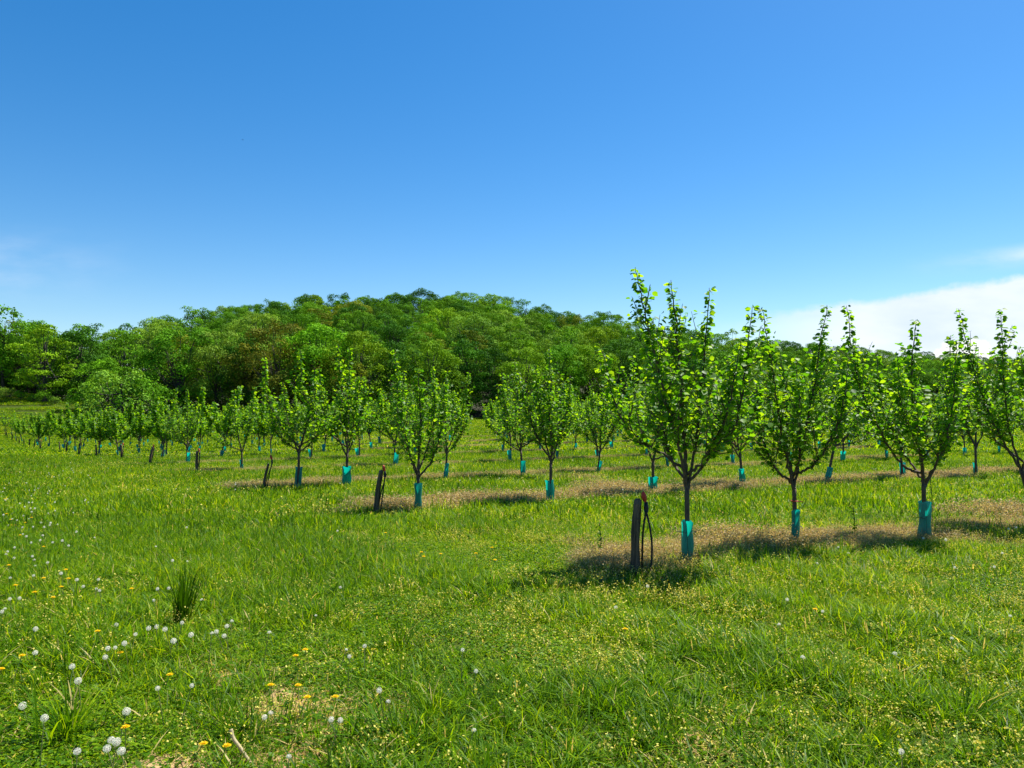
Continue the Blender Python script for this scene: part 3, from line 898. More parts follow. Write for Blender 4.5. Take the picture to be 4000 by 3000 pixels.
for i_, (k, n, x, y) in enumerate(TREES2):
    z = gz(x, y)
    rz = rt.uniform(0, 6.28); s = rt.uniform(.94, 1.22) if k > 3 else rt.uniform(.98, 1.22)
    lx_ = rt.gauss(0, .05); ly_ = rt.gauss(0, .05)
    if rt.random() < .12: lx_ += rt.choice([-1, 1]) * .2
    s *= 1.0 if k < 6 else .93
    hero = HERO.get((k, n - 1))
    if i_ in indiv:
        root = empty('hazel_tree', (x, y, z - .01), 0 if hero else rz)
        if hero:
            root.scale = [(.955,) * 3, (.965,) * 3, (.985,) * 3, (1,) * 3][n - 1] if k == 0 else (1, 1, 1)
            tm, lm = mesh_pair(500 + n + 10 * k, lsize=.064 if k == 0 else .064, dens=1.75, **hero)
        else:
            tm, lm = PROTOF[rt.randrange(6)] if k > 4 else PROTO[rt.randrange(13)]; root.scale = (s, s, s); root.rotation_euler = (lx_, ly_, rz)
        obj('trunk', tm, root); obj('foliage', lm, root)
        g_ = obj('trunk_guard', GMESH[(i_ * 3) % 7], root)
        gt = rt.gauss(0, .05 if k < 2 else .10)
        g_.rotation_euler = (rt.gauss(0, .05), gt, -root.rotation_euler.z + rt.uniform(-.4, .4))
        gs = (1 + .14 * rt.uniform(-1, 1)); g_.scale = (gs, gs * rt.uniform(.7, 1.05), rt.uniform(.82, 1.12) / (1 if hero else s))
        if (k, n) == (0, 3): g_.rotation_euler = (0, .03, 0); g_.scale = (.95, .9, 1.05)
        if (k, n) == (0, 1): g_.rotation_euler = (0, 0, 0); g_.scale = (1.05, 1.05, 1.0)
        if (k, n) == (0, 2): g_.rotation_euler = (0, .04, 0); g_.scale = (.78, .8, 1.0)
        lab = HL.get((k, n - 1)) or 'young hazel with teal trunk guard, %s from the left in the %s row back' % (ordw(n), ordw(k + 1))
        if k == 0: lab = HL[(0, n - 1)]
        tag(root, lab, 'hazel tree', 'young hazel trees in orchard rows')
        if k == 0 and n <= 3:
            w = TB()
            hts = [(.35, .075), (.13, .075)] if n == 1 else [(.27, .06)]
            for (hz_, rad) in hts:
                a = np.linspace(0, 2 * math.pi, 17)
                w.tube(np.stack([rad * np.cos(a) * (1.15 if n == 1 else 1), rad * .8 * np.sin(a), hz_ + .006 * np.sin(a)], -1), .0022, 4, cap=False)
                w.tube([(-.12, -.02, hz_ + .003), (.09, -.02, hz_)], .0022, 4)
            w.tube([(-.02, -.062, .44), (-.005, -.066, .05)], .0018, 4)
            obj('tie_wire', w.mesh('tie_wire', WIRE), g_)
        if (k, n) == (0, 2):
            a = np.linspace(0, 2 * math.pi, 17); w = TB()
            w.tube(np.stack([.038 * np.cos(a), .038 * np.sin(a), 0 * a], -1), .006, 5, cap=False)
            w.tube([(-.07, -.03, .006), (.02, -.04, .0), (.09, -.03, -.004)], .0045, 5)
            tt_ = obj('red_tie', w.mesh('red_tie', REDCAP), root, (0.0, 0, .56)); tt_['label'] = 'bright red tie round the trunk'
    else:
        (tv, tf), (lv, lf, lt), (gv, gf) = SIMPLE[rt.randrange(5)]
        c, s2 = math.cos(rz), math.sin(rz); Rm = np.array([[c, s2, 0], [-s2, c, 0], [0, 0, 1]]) * s
        off = np.array([x, y, z])
        far_parts[0].append((tv @ Rm + off, tf)); far_parts[1].append((lv @ Rm + off, lf, lt)); far_parts[2].append((gv @ Rm + off, gf))
if far_parts[0]:
    V = []; Fa = []; mi = []; ti = []; n = 0
    for q, lst in enumerate(far_parts):
        for it in lst:
            f = it[1]
            if f.shape[1] == 4: f = np.concatenate([f[:, [0, 1, 2]], f[:, [0, 2, 3]]])
            V.append(it[0]); Fa.append(f + n); mi.append(np.full(len(f), q)); n += len(it[0])
            ti.append(it[2] if q == 1 else np.zeros(len(it[0])))
    me = mk_mesh('distant_hazels', np.concatenate(V), np.concatenate(Fa), mats=[BARK, HAZEL, GUARD], midx=np.concatenate(mi), tint=np.concatenate(ti))
    tag(obj('distant_hazels', me), 'mass of far hazel rows with small teal guards before the wood', 'hazel orchard', kind='stuff')

# ------------------------------------------------------------------ posts with hoses at the row ends
POSTP = [(1370, 1226), (810, 1101), (567, 1053), (425, 1022), (324, 1009), (264, 997), (211, 995), (172, 988), (144, 983), (132, 979), (89, 973), (76, 967), (65, 963), (54, 962),
         (43, 958), (37, 953), (28, 950), (18, 947), (14, 943), (11, 938)]
LEAN = [0.045, .13, .20, 0.0, .16, .02, .06, .12, .12, .16, .03, .1, .02, .05, .04, .1, .0, .1, .05, .0]


def post_mesh(seed, h, r):
    rs = np.random.RandomState(seed); k = 14; m = 16
    a = np.arange(k) * 2 * math.pi / k; V = []
    prof = 1 + rs.normal(0, .06, k)
    notch = rs.randint(0, k)
    for j in range(m):
        z = -.15 + (h + .15) * j / (m - 1)
        rr_ = r * (1.12 - .2 * j / (m - 1)) * prof * (1 + rs.normal(0, .02, k) + .05 * np.sin(j * .7 + seed))
        rr_[notch] *= .72 + .1 * math.sin(j)
        V.append(np.stack([rr_ * np.cos(a) + .006 * math.sin(j * .5), rr_ * np.sin(a), np.full(k, z) + (rs.normal(0, .004, k) if j == m - 1 else 0)], -1))
    V.append(np.array([[0, 0, h - .004]])); V = np.concatenate(V)
    i = np.arange(m - 1)[:, None] * k; j = np.arange(k)[None]
    Fa = np.stack([i + j, i + (j + 1) % k, i + k + (j + 1) % k, i + k + j], -1).reshape(-1, 4)
    jj = np.arange(0, k, 2); st = (m - 1) * k
    cap = np.stack([st + jj, st + (jj + 1) % k, st + (jj + 2) % k, np.full(len(jj), m * k)], -1)
    return mk_mesh('wooden_post', V, np.concatenate([Fa, cap]), POST)


PM = [post_mesh(j, .69, .038) for j in range(4)]
PL = {0: 'thick weathered wooden post at the near end of the front row, nearly upright', 1: 'split grey wooden post leaning right at the end of the second row',
      2: 'slim dark wooden post leaning right at the end of the third row', 3: 'upright dark wooden post at the end of the fourth row by tilted guards'}
for k, (px, py) in enumerate(POSTP):
    if k < 4: x, y = unproj(px, py, .07)
    else: y = ROWS[k][1]; x = (px - 1106) / F * y
    o = obj('wooden_post', PM[k % 4], loc=(x, y, gz(x, y)))
    o.rotation_euler = (0, LEAN[k], k * 1.7 if k > 3 else 0)
    if k == 2: o.scale = (.75, .75, .85)
    tag(o, PL.get(k) or 'small dark wooden end post of the %s orchard row, %s post from the camera' % (ordw(k + 1), ordw(k + 1)), 'post', 'end posts of the orchard rows')
    if k > 8 and k % 2: continue
    # looped drip hose tied up beside the post
    hr = empty('irrigation_hose', (x, y, gz(x, y)))
    le = math.tan(LEAN[k])
    tb = TB()
    T1 = .61
    if k == 0:
        A_ = [(.075, .02, .0), (.075, -.01, .30), (.085, -.02, .45), (.107, 0, .56), (.112, 0, T1)]
        B_ = [(.115, -.05, -.03), (.145, -.05, .10), (.158, -.03, .27), (.145, -.02, .42), (.118, 0, .56), (.112, 0, T1)]
    else:
        A_ = [(.03 + le * .05, .02, .0), (.045 + le * .3, 0, .30), (.07 + le * .55, 0, .5), (.075 + le * .6, 0, T1)]
        B_ = [(.09, -.04, -.03), (.085 + le * .2, -.03, .2), (.08 + le * .45, -.02, .45), (.075 + le * .6, 0, T1)]
    tb.tube(ctr(A_, 6), .0095, 8); tb.tube(ctr(B_, 6), .0095, 8)
    T_ = np.array(A_[-1])
    tb.tube([T_ - (0, 0, .04), T_ + (0, 0, .0), T_ + (0, 0, .055)], [.018, .024, .015], 8)
    obj('hose', tb.mesh('hose', HOSE), hr)
    c = TB(); q0 = T_ + (-.012, 0, .055)
    c.tube([q0 + (.006, 0, 0), q0 + (.0, -.0, .02), q0 + (-.008, 0, .05), q0 + (-.014, 0, .085), q0 + (-.012, 0, .097)], [.010, .021, .025, .018, .006], 10)
    obj('cap', c.mesh('cap', REDCAP), hr)
    if k < 3:
        w = TB(); w.tube([(.0 + le * .5, -.05, .52), (.08 + le * .5, -.03, .525), (.16 + le * .5, -.03, .52)], .002, 4)
        obj('wire', w.mesh('wire', WIRE), hr)
    tag(hr, 'looped black irrigation hose with red cap beside the %s row end post' % ordw(k + 1) if k else 'looped black irrigation hose with red cap beside the front row end post',
        'irrigation hose', 'irrigation hoses at the row ends')

# thin stakes
for (px, py, h, lab) in [(2013, 1160, .75, 'thin green plant stake right of the wide-spreading front hazel'), (1845, 1172, .42, 'thin dark weed stem standing between the second and third front hazels'),
                         (1296, 1205, .36, 'single dark weed stem left of the front post')]:
    x, y = unproj(px, py)
    tb = TB(); tb.tube(ctr([(0, 0, -.03), (.01, 0, h * .5), (-.005, 0, h)], 5), .004, 5)
    o = empty('plant_stake' if h > .6 else 'weed_stem', (x, y, gz(x, y)))
    obj('stem', tb.mesh('stem', simplemat('stem_green', (.03, .045, .015), .7)), o)
    if h < .6:
        q = R.uniform(0, 1, 40)[:, None]; pos = np.concatenate([R.normal(0, .018, (40, 2)), h * (.25 + .75 * q)], 1)
        V, Fa, T_ = leaflets(R, 40, pos, .035, 0, .3)
        obj('leaves', mk_mesh('leaves', V, Fa, GRASS, tint=T_), o)
    tag(o, lab, 'stake' if h > .6 else 'weed')

# ------------------------------------------------------------------ tall grass tufts
tuft_m = [gmesh('grass_tuft', [blades(rs, 120, .13, .14, .34, .007, .45, .8, centre=True, tlo=-.05, thi=.7, straw=.02)], GRASS) for j in range(3)]
tall_m = gmesh('grass_tuft', [blades(rs, 100, .05, .30, .48, .007, .16, .22, centre=True, tlo=-.7, thi=-.05, straw=0)], GRASS)
for (px, py, j, s, lab) in [(392, 1348, -1, 1.15, 'tall dark upright grass tuft behind the dandelion clocks'), (150, 1590, 0, 1.15, 'bluish arching grass tuft in the bottom left corner'),
                            (690, 1340, 1, .9, 'leafy arching tuft right of the dark upright tuft'), (860, 1400, 2, .9, 'loose arching tuft in the middle foreground'),
                            (1180, 1280, 0, .75, 'pale arching tuft left of the front post shadow'), (1790, 1480, 1, .8, 'windblown tuft in the right foreground'),
                            (2080, 1560, 2, .9, 'windblown tuft nearest the bottom right corner'), (480, 1560, 1, .8, 'dense green tuft beside the bent straw stalk'),
                            (930, 1560, 0, .8, 'tuft with long curled blades at bottom centre'), (1990, 1290, 2, .7, 'tuft with shiny blades below the right front hazel'),
                            (560, 1060, 0, .9, 'dark tuft at the foot of the third row post'), (330, 1020, 1, 1.0, 'dark tuft at the foot of the fifth row post'),
                            (1530, 1225, 2, .5, 'small tuft at the foot of the tallest hazel')]:
    x, y = unproj(px, py)
    o = obj('grass_tuft', tall_m if j < 0 else tuft_m[j], loc=(x, y, gz(x, y)))
    o.scale = (s, s, s); o.rotation_euler = (0, .12 if j < 0 else 0, px * .37)
    tag(o, lab, 'grass tuft', 'taller grass tufts in the meadow')

x, y = unproj(545, 1655)
tb = TB(); tb.tube(ctr([(0, 0, -.01), (-.06, .03, .05), (-.10, .05, .085), (-.115, .06, .12)], 6), [.008] * 12 + [.008] * 7, 7)
o = obj('straw_stalk', tb.mesh('straw_stalk', STRAW), loc=(x, y, gz(x, y)))
tag(o, 'thick pale bent straw stalk lying at the bottom edge', 'straw stalk')


# ------------------------------------------------------------------ dandelions
def sphere(r, n=8, c=(0, 0, 0)):
    V = []; Fa = []
    for i in range(n + 1):
        for j in range(2 * n):
            th = math.pi * i / n; ph = math.pi * j / n
            V.append((c[0] + r * math.sin(th) * math.cos(ph), c[1] + r * math.sin(th) * math.sin(ph), c[2] + r * math.cos(th)))
    for i in range(n):
        for j in range(2 * n):
            a = i * 2 * n + j; b_ = i * 2 * n + (j + 1) % (2 * n); Fa.append((a, b_, b_ + 2 * n, a + 2 * n))
    return np.array(V), np.array(Fa)


def clock_fluff(seed, part=1.0):
    rs = np.random.RandomState(seed); n = int(300 * part)
    d = nrm(rs.normal(0, 1, (n, 3)));
    if part < 1: d[:, 2] = np.abs(d[:, 2]) * (1 if seed % 2 else -1)
    r = .0205; V = []; Fa = []; m = 0
    for v in d:
        s = np.cross(v, (0, 0, 1.0)); s /= np.linalg.norm(s) + 1e-6; t_ = np.cross(v, s)
        p0 = v * .004; p1 = v * r * rs.uniform(.84, 1)
        V += [p0 - s * .0002, p0 + s * .0002, p1]; Fa.append((m, m + 1, m + 2)); m += 3
        a0 = rs.uniform(0, 3)
        for q in range(3):
            a = a0 + q * 2.1; e1 = (s * math.cos(a) + t_ * math.sin(a)); e2 = (s * math.cos(a + .45) + t_ * math.sin(a + .45))
            V += [p1, p1 + e1 * .0032 + v * .0006, p1 + e2 * .0032 + v * .0012]; Fa.append((m, m + 1, m + 2)); m += 3
    return mk_mesh('seed_head', np.array(V), np.array(Fa), FLUFF)


FL = [clock_fluff(0), clock_fluff(1), clock_fluff(3, .5)]
cv, cf = sphere(.0045, 5)
COREM = mk_mesh('seed_core', cv, cf, CORE, smooth=True)


def flower_mesh(seed):
    rs = np.random.RandomState(seed); V = []; Fa = []; m = 0
    for ring, (rl, up, n) in enumerate([(.019, .10, 26), (.014, .45, 20), (.008, 1.1, 12)]):
        for q in range(n):
            a = 6.283 * (q + rs.uniform(-.3, .3)) / n; c, s = math.cos(a), math.sin(a); l = rl * rs.uniform(.85, 1.1); w = .0021
            V += [(0, 0, 0), (c * l * .6 - s * w, s * l * .6 + c * w, l * .6 * up + .002), (c * l, s * l, l * up + .001), (c * l * .6 + s * w, s * l * .6 - c * w, l * .6 * up + .002)]
            Fa.append((m, m + 1, m + 2, m + 3)); m += 4
    return mk_mesh('petals', np.array(V), np.array(Fa), PETAL)


FM = [flower_mesh(0), flower_mesh(1)]
STM = {}
for q in range(4):
    tb = TB(); b_ = [(-.05, .0), (.03, .02), (.0, -.03), (.06, .01)][q]
    tb.tube(ctr([(b_[0], b_[1], -1.05), (b_[0] * .6, b_[1] * .6, -.5), (0, 0, 0)], 5), .5, 6)
    V, Fa = tb.get()
    STM[q] = (V, Fa)


def stalk(q, h):
    tb = TB(); b_ = [(-.05, .0), (.03, .02), (.0, -.03), (.06, .01)][q]
    tb.tube(ctr([(b_[0], b_[1], -h), (b_[0] * .6, b_[1] * .6, -h * .5), (0, 0, 0)], 4), .0019, 5)
    return tb.mesh('stem', STALK)


SMESH = {(q, h): stalk(q, h) for q in range(4) for h in (.12, .17, .22)}
clk = [(875, 840), (924, 830), (972, 845), (1022, 915), (1125, 880), (733, 930), (210, 842), (207, 984), (425, 1067), (460, 1147), (133, 1295), (262, 1365), (655, 1500), (687, 1517),
       (714, 1560), (630, 1557), (745, 1330), (635, 955), (678, 955), (620, 1010), (798, 872), (685, 817), (1320, 882), (1275, 860), (1337, 828), (1248, 870), (1365, 800), (1072, 808),
       (1103, 446), (918, 357), (1016, 437), (557, 304), (404, 349), (367, 320), (183, 331), (85, 360), (83, 422), (45, 385), (36, 404), (190, 413), (201, 436), (280, 449), (208, 470),
       (198, 527), (57, 666), (115, 660), (28, 728), (12, 740), (568, 605), (586, 614), (580, 550), (905, 672), (993, 600), (927, 605), (1188, 672), (310, 330), (298, 215), (260, 240),
       (252, 292), (237, 318), (170, 95), (190, 95), (180, 130), (205, 130), (20, 167), (50, 230), (135, 282), (155, 295), (450, 267), (452, 553), (490, 590), (145, 120), (65, 125),
       (870, 18), (290, 28), (432, 155), (500, 85), (520, 95), (505, 78), (1100, 243), (1130, 1175), (928, 1190), (455, 1565), (60, 540), (359, 515)]
clk = [(.3667 * a, 1050.7 + .3667 * b_) for a, b_ in clk]
clk += [(553 + .3667 * a, 1050.7 + .3667 * b_) for a, b_ in [(78, 867), (352, 763), (550, 1005), (726, 1202), (443, 1377), (50, 1362), (85, 1345), (497, 1380), (1296, 1093), (1283, 1445),
        (193, 1608), (497, 597), (480, 262), (532, 965), (640, 945), (1217, 965), (778, 1280)]]
clk += [(1327 + .4 * a, 1050.7 + .4 * b_) for a, b_ in [(1096, 416), (1125, 678), (1668, 280), (2130, 231), (2170, 222), (1210, 330), (933, 615), (180, 538), (1823, 830), (2138, 705),
        (1838, 438), (2052, 435), (2095, 360), (1018, 932), (1550, 1440), (1515, 910), (890, 750), (8, 653), (195, 200), (1790, 290), (1265, 362)]]
yel = [(.3667 * a, 1050.7 + .3667 * b_) for a, b_ in [(92, 584), (204, 624), (257, 544), (403, 545), (361, 594), (130, 1003), (708, 982), (1000, 1113), (740, 1424), (1199, 1522), (775, 606),
        (575, 857), (313, 655), (186, 185), (148, 215), (64, 197), (64, 230), (28, 75), (38, 162), (90, 230), (118, 288), (258, 357), (388, 492), (8, 1083), (1337, 1532), (52, 466)]]
yel += [(553 + .3667 * a, 1050.7 + .3667 * b_) for a, b_ in [(290, 967), (234, 1004), (248, 1177), (302, 1250), (87, 1171), (763, 275), (1408, 436), (1390, 362), (975, 388), (988, 415),
        (1088, 400), (468, 1240), (1295, 395)]]
yel += [(1327 + .4 * a, 1050.7 + .4 * b_) for a, b_ in [(1085, 669), (60, 775)]]
rq = random.Random(9)
for q in range(46): clk.append((rq.uniform(2, 175), rq.uniform(1005, 1140)))
for q in range(70): clk.append((rq.uniform(0, 2200), rq.uniform(985, 1060)))


def region(px, py):
    a = 'far left' if px < 250 else 'left' if px < 620 else 'centre' if px < 1250 else 'right' if px < 1800 else 'far right'
    b_ = 'bottom edge' if py > 1500 else 'near foreground' if py > 1370 else 'middle foreground' if py > 1200 else 'grass before the rows' if py > 1090 else 'distant grass'
    return a, b_


def ord_by(lst):
    seen = {}; lab = {}
    for i in sorted(range(len(lst)), key=lambda i: lst[i][0]):
        r_ = region(*lst[i]); seen[r_] = seen.get(r_, 0) + 1; lab[i] = (seen[r_], r_)
    return lab


lb = ord_by(clk)
for i, (px, py) in enumerate(clk):
    h = rq.choice((.12, .17, .22)); x, y = unproj(px, py, h * .92)
    if y > 60: continue
    ff = 2 if rq.random() < .22 and i > 20 else rq.randrange(2)
    o = empty('dandelion_clock', (x, y, gz(x, y) + h * .92), rq.uniform(0, 6))
    s = .80 * rq.uniform(.8, 1.05) * (1.05 if i < 17 else .78)
    f = obj('seed_head', FL[ff], o); f.scale = (s, s, s)
    obj('stem', SMESH[(rq.randrange(4), h)], o)
    if y < 9: obj('seed_core', COREM, f)
    n, (a, b_) = lb[i]
    tag(o, '%s dandelion clock, %s from the left in the %s %s' % ('half-blown white' if ff == 2 else 'round white', ordw(n), a, b_), 'dandelion', 'dandelion clocks in the grass')
lb = ord_by(yel)
for i, (px, py) in enumerate(yel):
    h = rq.choice((.12, .17)) ; x, y = unproj(px, py, h * .92)
    o = empty('dandelion_flower', (x, y, gz(x, y) + h * .92), rq.uniform(0, 6))
    obj('petals', FM[rq.randrange(2)], o); obj('stem', SMESH[(rq.randrange(4), h)], o)
    n, (a, b_) = lb[i]
    tag(o, 'open yellow dandelion flower, %s from the left in the %s %s' % (ordw(n), a, b_), 'dandelion', 'yellow dandelion flowers in the grass')


# ------------------------------------------------------------------ the wood
def crown(seed, H=13, Rw=5.4, flat=1.0, nl=80, per=170, size=.31, base=.09, gap=0.0):
    rs = np.random.RandomState(seed)
    tb = TB(); lobes = []
    zc = H * (base + 1) / 2; rz = H * (1 - base) / 2
    for i in range(nl):
        dz = rs.uniform(-1, 1); ph = rs.uniform(0, 6.283); q = rs.uniform(.45, .98)
        rxy = Rw * q * math.sqrt(max(0, 1 - abs(dz) ** (2.2 if dz > 0 else 5)))
        lobes.append((np.array([rxy * math.cos(ph), rxy * math.sin(ph), zc + dz * rz * rs.uniform(.78, .97)]), rs.uniform(.75, 1.65) * Rw / 5.4))
    lobes.append((np.array([0, 0, zc]), Rw * .55)); lobes.append((np.array([rs.normal(0, .6), rs.normal(0, .6), H - 1.6]), 1.6))
    tp = ctr([(0, 0, -.4), (rs.normal(0, .2), rs.normal(0, .2), H * .3), (rs.normal(0, .4), rs.normal(0, .4), H * .75)], 5)
    tb.tube(tp, np.linspace(.30, .10, len(tp)), 7)
    V = []; 
    for (c, r) in lobes:
        st = tp[min(len(tp) - 1, int(len(tp) * rs.uniform(.25, .8)))]
        if rs.uniform() < .55:
            tb.tube(ctr([tuple(st), tuple(st * .5 + c * .5 + np.array([0, 0, -.3])), tuple(c)], 3), np.linspace(.10, .03, 7), 4, cap=False)
        n = int(per * 1.25 * (r / 1.5) ** 2)
        d = nrm(rs.normal(0, 1, (n, 3)) + nrm(c - np.array([0, 0, zc * .8])) * .55 + np.array([0, 0, .35]))
        rad = r * rs.uniform(.68, 1.12, (n, 1)) * (1 + .18 * np.sin(d[:, 0:1] * 7 + c[0]) * np.cos(d[:, 1:2] * 6 + c[1]))
        pos = c + d * rad * np.array([1, 1, .78 * flat])
        keep = pos[:, 2] > H * base * .55; pos = pos[keep]; d = d[keep]; n = len(pos)
        nn = nrm(d * 1.7 + rs.normal(0, .62, (n, 3)))
        tx = nrm(np.cross(nn, rs.normal(0, 1, (n, 3)))); ty = np.cross(nn, tx); s = size * rs.uniform(.5, 1.25, (n, 1))
        v = np.stack([pos - tx * s * .55, pos - ty * s * .4 + nn * s * .12, pos + tx * s * .5, pos + ty * s * .35 - nn * s * .1], 1)
        V.append((v.reshape(-1, 3), np.repeat(np.clip(rs.uniform(.1, .9) + rs.uniform(-.15, .15, n), 0, 1), 4)))
    P = np.concatenate([a for a, _ in V]); T_ = np.concatenate([b_ for _, b_ in V])
    n = len(P) // 4
    Fa = (np.arange(n)[:, None, None] * 4 + np.array([[0, 1, 2], [0, 2, 3]])[None]).reshape(-1, 3)
    return tb.mesh('trunk', WBARK), mk_mesh('crown', P, Fa, WOODLEAF, tint=T_)


KIND = {'oak': [crown(1), crown(2, 14, 5.8), crown(3, 12.5, 5.0, nl=68), crown(4, 13.5, 5.6, nl=90, per=160)],
        'layer': [crown(5, 14, 4.8, flat=.45, nl=70, per=140), crown(6, 13, 4.4, flat=.5, nl=62, per=140)],
        'fine': [crown(7, 12.5, 5.2, per=200, size=.27), crown(8, 13, 5.6, per=200, size=.27, nl=80)],
        'bush': [crown(9, 6, 4.0, base=.02, nl=30, per=120, size=.34), crown(10, 5, 3.4, base=.02, nl=26, per=120, size=.32)],
        'low': [crown(11, 11.5, 5.6, base=.04, nl=46)],
        'sparse': [crown(12, 15, 4.2, nl=26, per=80, size=.4)]}
COL = {'dark green': (.034, .086, .014), 'mid green': (.068, .142, .014), 'fresh green': (.088, .172, .014), 'yellow-green': (.120, .185, .015), 'sage green': (.115, .175, .040),
       'ochre-brown': (.095, .090, .020), 'copper-tinged': (.115, .128, .020)}
cw = ['dark green'] * 4 + ['mid green'] * 8 + ['fresh green'] * 6 + ['yellow-green'] * 2 + ['sage green'] * 3 + ['copper-tinged'] * 1
WOOD = []
rw = random.Random(21)


def wood_tree(x, y, kind, coln, s, layer, special=None, zs=1.0):
    WOOD.append(dict(x=x, y=y, kind=kind, col=coln, s=s, layer=layer, special=special, zs=zs))


FRONT = [(8, 128, 'sparse', 'fresh green', 1.02, 'tall gappy tree at the left edge of the photo'), (100, 122, 'layer', 'yellow-green', .93, 'yellow-green tree with layered branches near the left edge'),
         (60, 131, 'oak', 'mid green', .95, None), (165, 128, 'oak', 'dark green', .95, None), (222, 116, 'low', 'fresh green', .72, 'fresh green low-branched tree at the meadow corner, left'),
         (258, 106, 'bush', 'sage green', 1.25, 'pale leafy round bush in front of the wood beyond the left rows'),
         (305, 108, 'bush', 'mid green', 1.05, 'rounded dark-based shrub just right of the pale leafy bush'),
         (385, 120, 'oak', 'mid green', 1.05, 'broad mid green tree right of the pale bush'), (470, 122, 'fine', 'sage green', 1.0, None),
         (530, 121, 'oak', 'dark green', .95, None),
         (597, 119, 'fine', 'ochre-brown', 1.13, 'ochre-brown tree in fresh leaf at the wood edge'), (690, 119, 'oak', 'fresh green', 1.12, 'large bright green tree right of the ochre-brown one'),
         (775, 118, 'fine', 'yellow-green', 1.08, 'big round yellow-green tree behind the second row'), (735, 116, 'low', 'copper-tinged', .8, 'copper-tinged low tree before the round yellow-green one'),
         (860, 121, 'oak', 'dark green', .92, None), (935, 119, 'fine', 'yellow-green', .98, 'pale yellow-green round tree above the grassy alley, left'),
         (1010, 124, 'oak', 'dark green', .95, None), (1065, 123, 'layer', 'dark green', .85, None), (1135, 122, 'fine', 'yellow-green', .9, 'yellow-green domed tree above the grassy alley, right'),
         (1205, 128, 'oak', 'mid green', .9, None), (1270, 131, 'oak', 'yellow-green', .9, None), (1340, 138, 'oak', 'dark green', .95, None)]
for (px, d, kd, cn_, s, lab) in FRONT:
    wood_tree((px - 1106) / F * d, d, kd, cn_, s, 'front', lab)
u = -.80
for px in range(1400, 2330, 52):
    uu = (px - 1106) / F; d = edge(uu) + rw.uniform(0, 5)
    wood_tree(uu * d, d, rw.choice(['oak', 'oak', 'fine', 'low']), rw.choice(cw), rw.uniform(.85, 1.05), 'front')
for px in (-60, -130): wood_tree((px - 1106) / F * 126, 126, 'oak', 'mid green', 1, 'front')
layer = 0
for j in range(1, 13):
    uu = -.79 + rw.uniform(0, .03)
    while uu < .78:
        E = float(edge(uu)); Tp = float(np.interp(uu, UU, TT))
        step = (Tp + 6 - E) / max(4, round((Tp + 6 - E) / 10.5))
        d = E + step * j + rw.uniform(-2.5, 2.5)
        if d < Tp + 9:
            x = uu * d
            kd = rw.choice(['oak', 'oak', 'oak', 'fine', 'fine', 'layer', 'sparse'])
            late = (d - E) / (Tp - E)
            wood_tree(x, d, kd, rw.choice(cw), rw.uniform(.76, .96), 'skyline' if late > .85 else 'upper slope' if late > .45 else 'lower slope')
        uu += rw.uniform(8.0, 10.5) / d
# far rough growth and shrubs along the meadow edge at the left
for (px, d, s) in [(5, 122, .38), (45, 121, .33), (75, 120, .30), (95, 119.5, .42), (118, 119, .28), (150, 118.5, .25), (180, 117, .22), (20, 121.5, .3)]:
    wood_tree((px - 1106) / F * d, d, 'bush', rw.choice(['mid green', 'sage green', 'fresh green']), s, 'meadow edge')
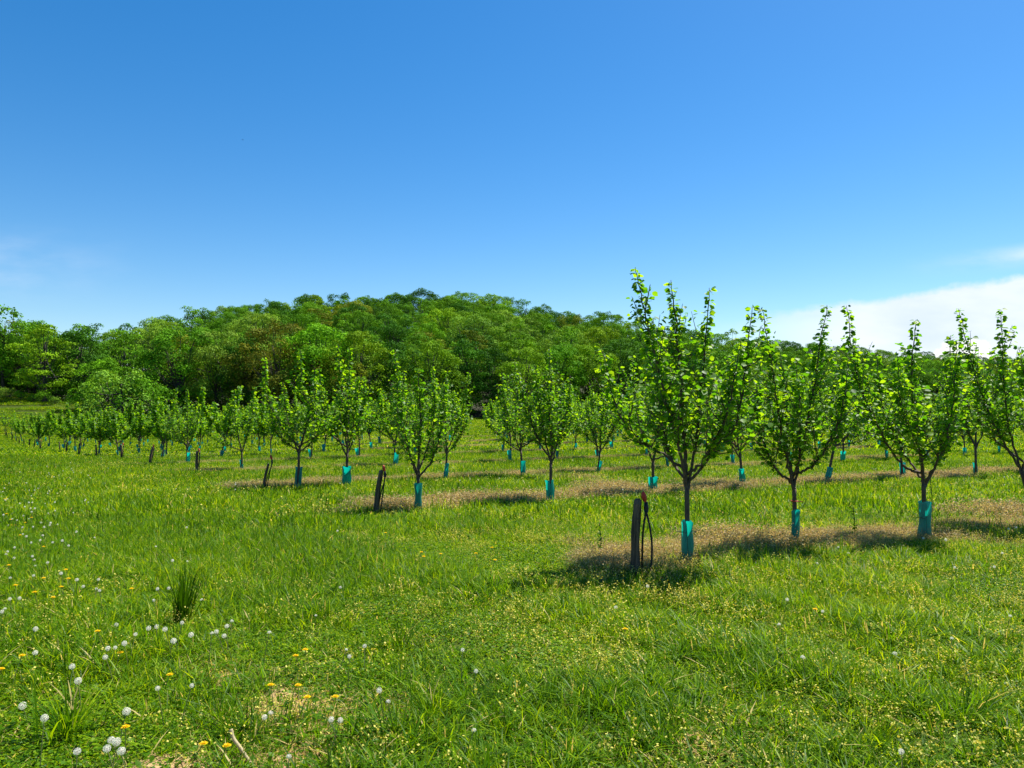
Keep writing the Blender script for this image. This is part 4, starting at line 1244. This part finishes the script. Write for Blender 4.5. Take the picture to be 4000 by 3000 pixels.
# undergrowth closing the foot of the wood
for px in range(330, 2300, 62):
    uu = (px - 1106) / F; d = float(edge(uu)) + rw.uniform(2, 6)
    wood_tree(uu * d, d, 'bush', rw.choice(['dark green', 'dark green', 'mid green']), rw.uniform(.5, .85), 'undergrowth')
for px in range(-140, 330, 30):
    uu = (px - 1106) / F
    for dd in (2.5, 13):
        d = float(edge(uu)) + dd + rw.uniform(0, 4)
        wood_tree(uu * d, d, 'bush', rw.choice(['dark green', 'mid green', 'mid green']), rw.uniform(.55, .9), 'undergrowth')
print('wood', len(WOOD))
WOOD.sort(key=lambda w_: w_['x'] / w_['y'])
cc = {}
PLACE = {'front': 'front edge of the wood', 'lower slope': 'lower slope of the wood', 'upper slope': 'upper slope of the wood', 'skyline': 'skyline of the hill',
         'meadow edge': 'meadow edge', 'undergrowth': 'foot of the wood'}
for w_ in WOOD:
    key = (w_['layer'], w_['col'], w_['kind'] == 'bush'); cc[key] = cc.get(key, 0) + 1
    tm, cmh = rw.choice(KIND[w_['kind']])
    x, y = w_['x'], w_['y']
    isb = w_['kind'] == 'bush'
    root = empty('bush' if isb else 'broadleaf_tree', (x, y, gz(x, y)), rw.uniform(0, 6.28))
    s = w_['s']; root.scale = (s * rw.uniform(.95, 1.12), s * rw.uniform(.95, 1.12), s)
    obj('trunk', tm, root); c_ = obj('crown', cmh, root)
    b0 = COL[w_['col']]; j = rw.uniform(.85, 1.15)
    c_.color = (b0[0] * j * 1.42 * rw.uniform(.92, 1.08), b0[1] * j * 1.72, b0[2] * j * .8, 1)
    lab = w_['special'] or '%s %s, %s such from left, %s' % (w_['col'], 'bush' if isb else 'tree', ordw(cc[key]), PLACE[w_['layer']])
    lab = lab
    tag(root, lab, 'bush' if isb else 'tree', 'bushes along the wood' if isb else 'trees of the wooded hill')

# ------------------------------------------------------------------ bird in the sky
V = np.array([(0, .16, 0), (.03, .05, .02), (.025, -.1, .015), (0, -.22, 0), (-.025, -.1, .015), (-.03, .05, .02), (0, .03, -.035),
              (.28, -.02, .07), (.16, -.09, .05), (-.28, -.04, .03), (-.16, -.1, .03)]) * 1.0
Fa = np.array([(0, 1, 6), (0, 6, 5), (1, 2, 6), (6, 4, 5), (2, 3, 6), (6, 3, 4), (0, 5, 1), (1, 5, 2), (2, 5, 4), (2, 4, 3), (1, 7, 8), (1, 8, 2), (5, 4, 10), (5, 10, 9)])
d = 150
bird = obj('bird', mk_mesh('bird', V, Fa, BIRD), loc=((518 - 1106) / F * d, d, EYE + (HZ - 296) / F * d))
bird.rotation_euler = (0.1, 0.1, 1.2)
tag(bird, 'tiny dark bird alone in the blue sky', 'bird')
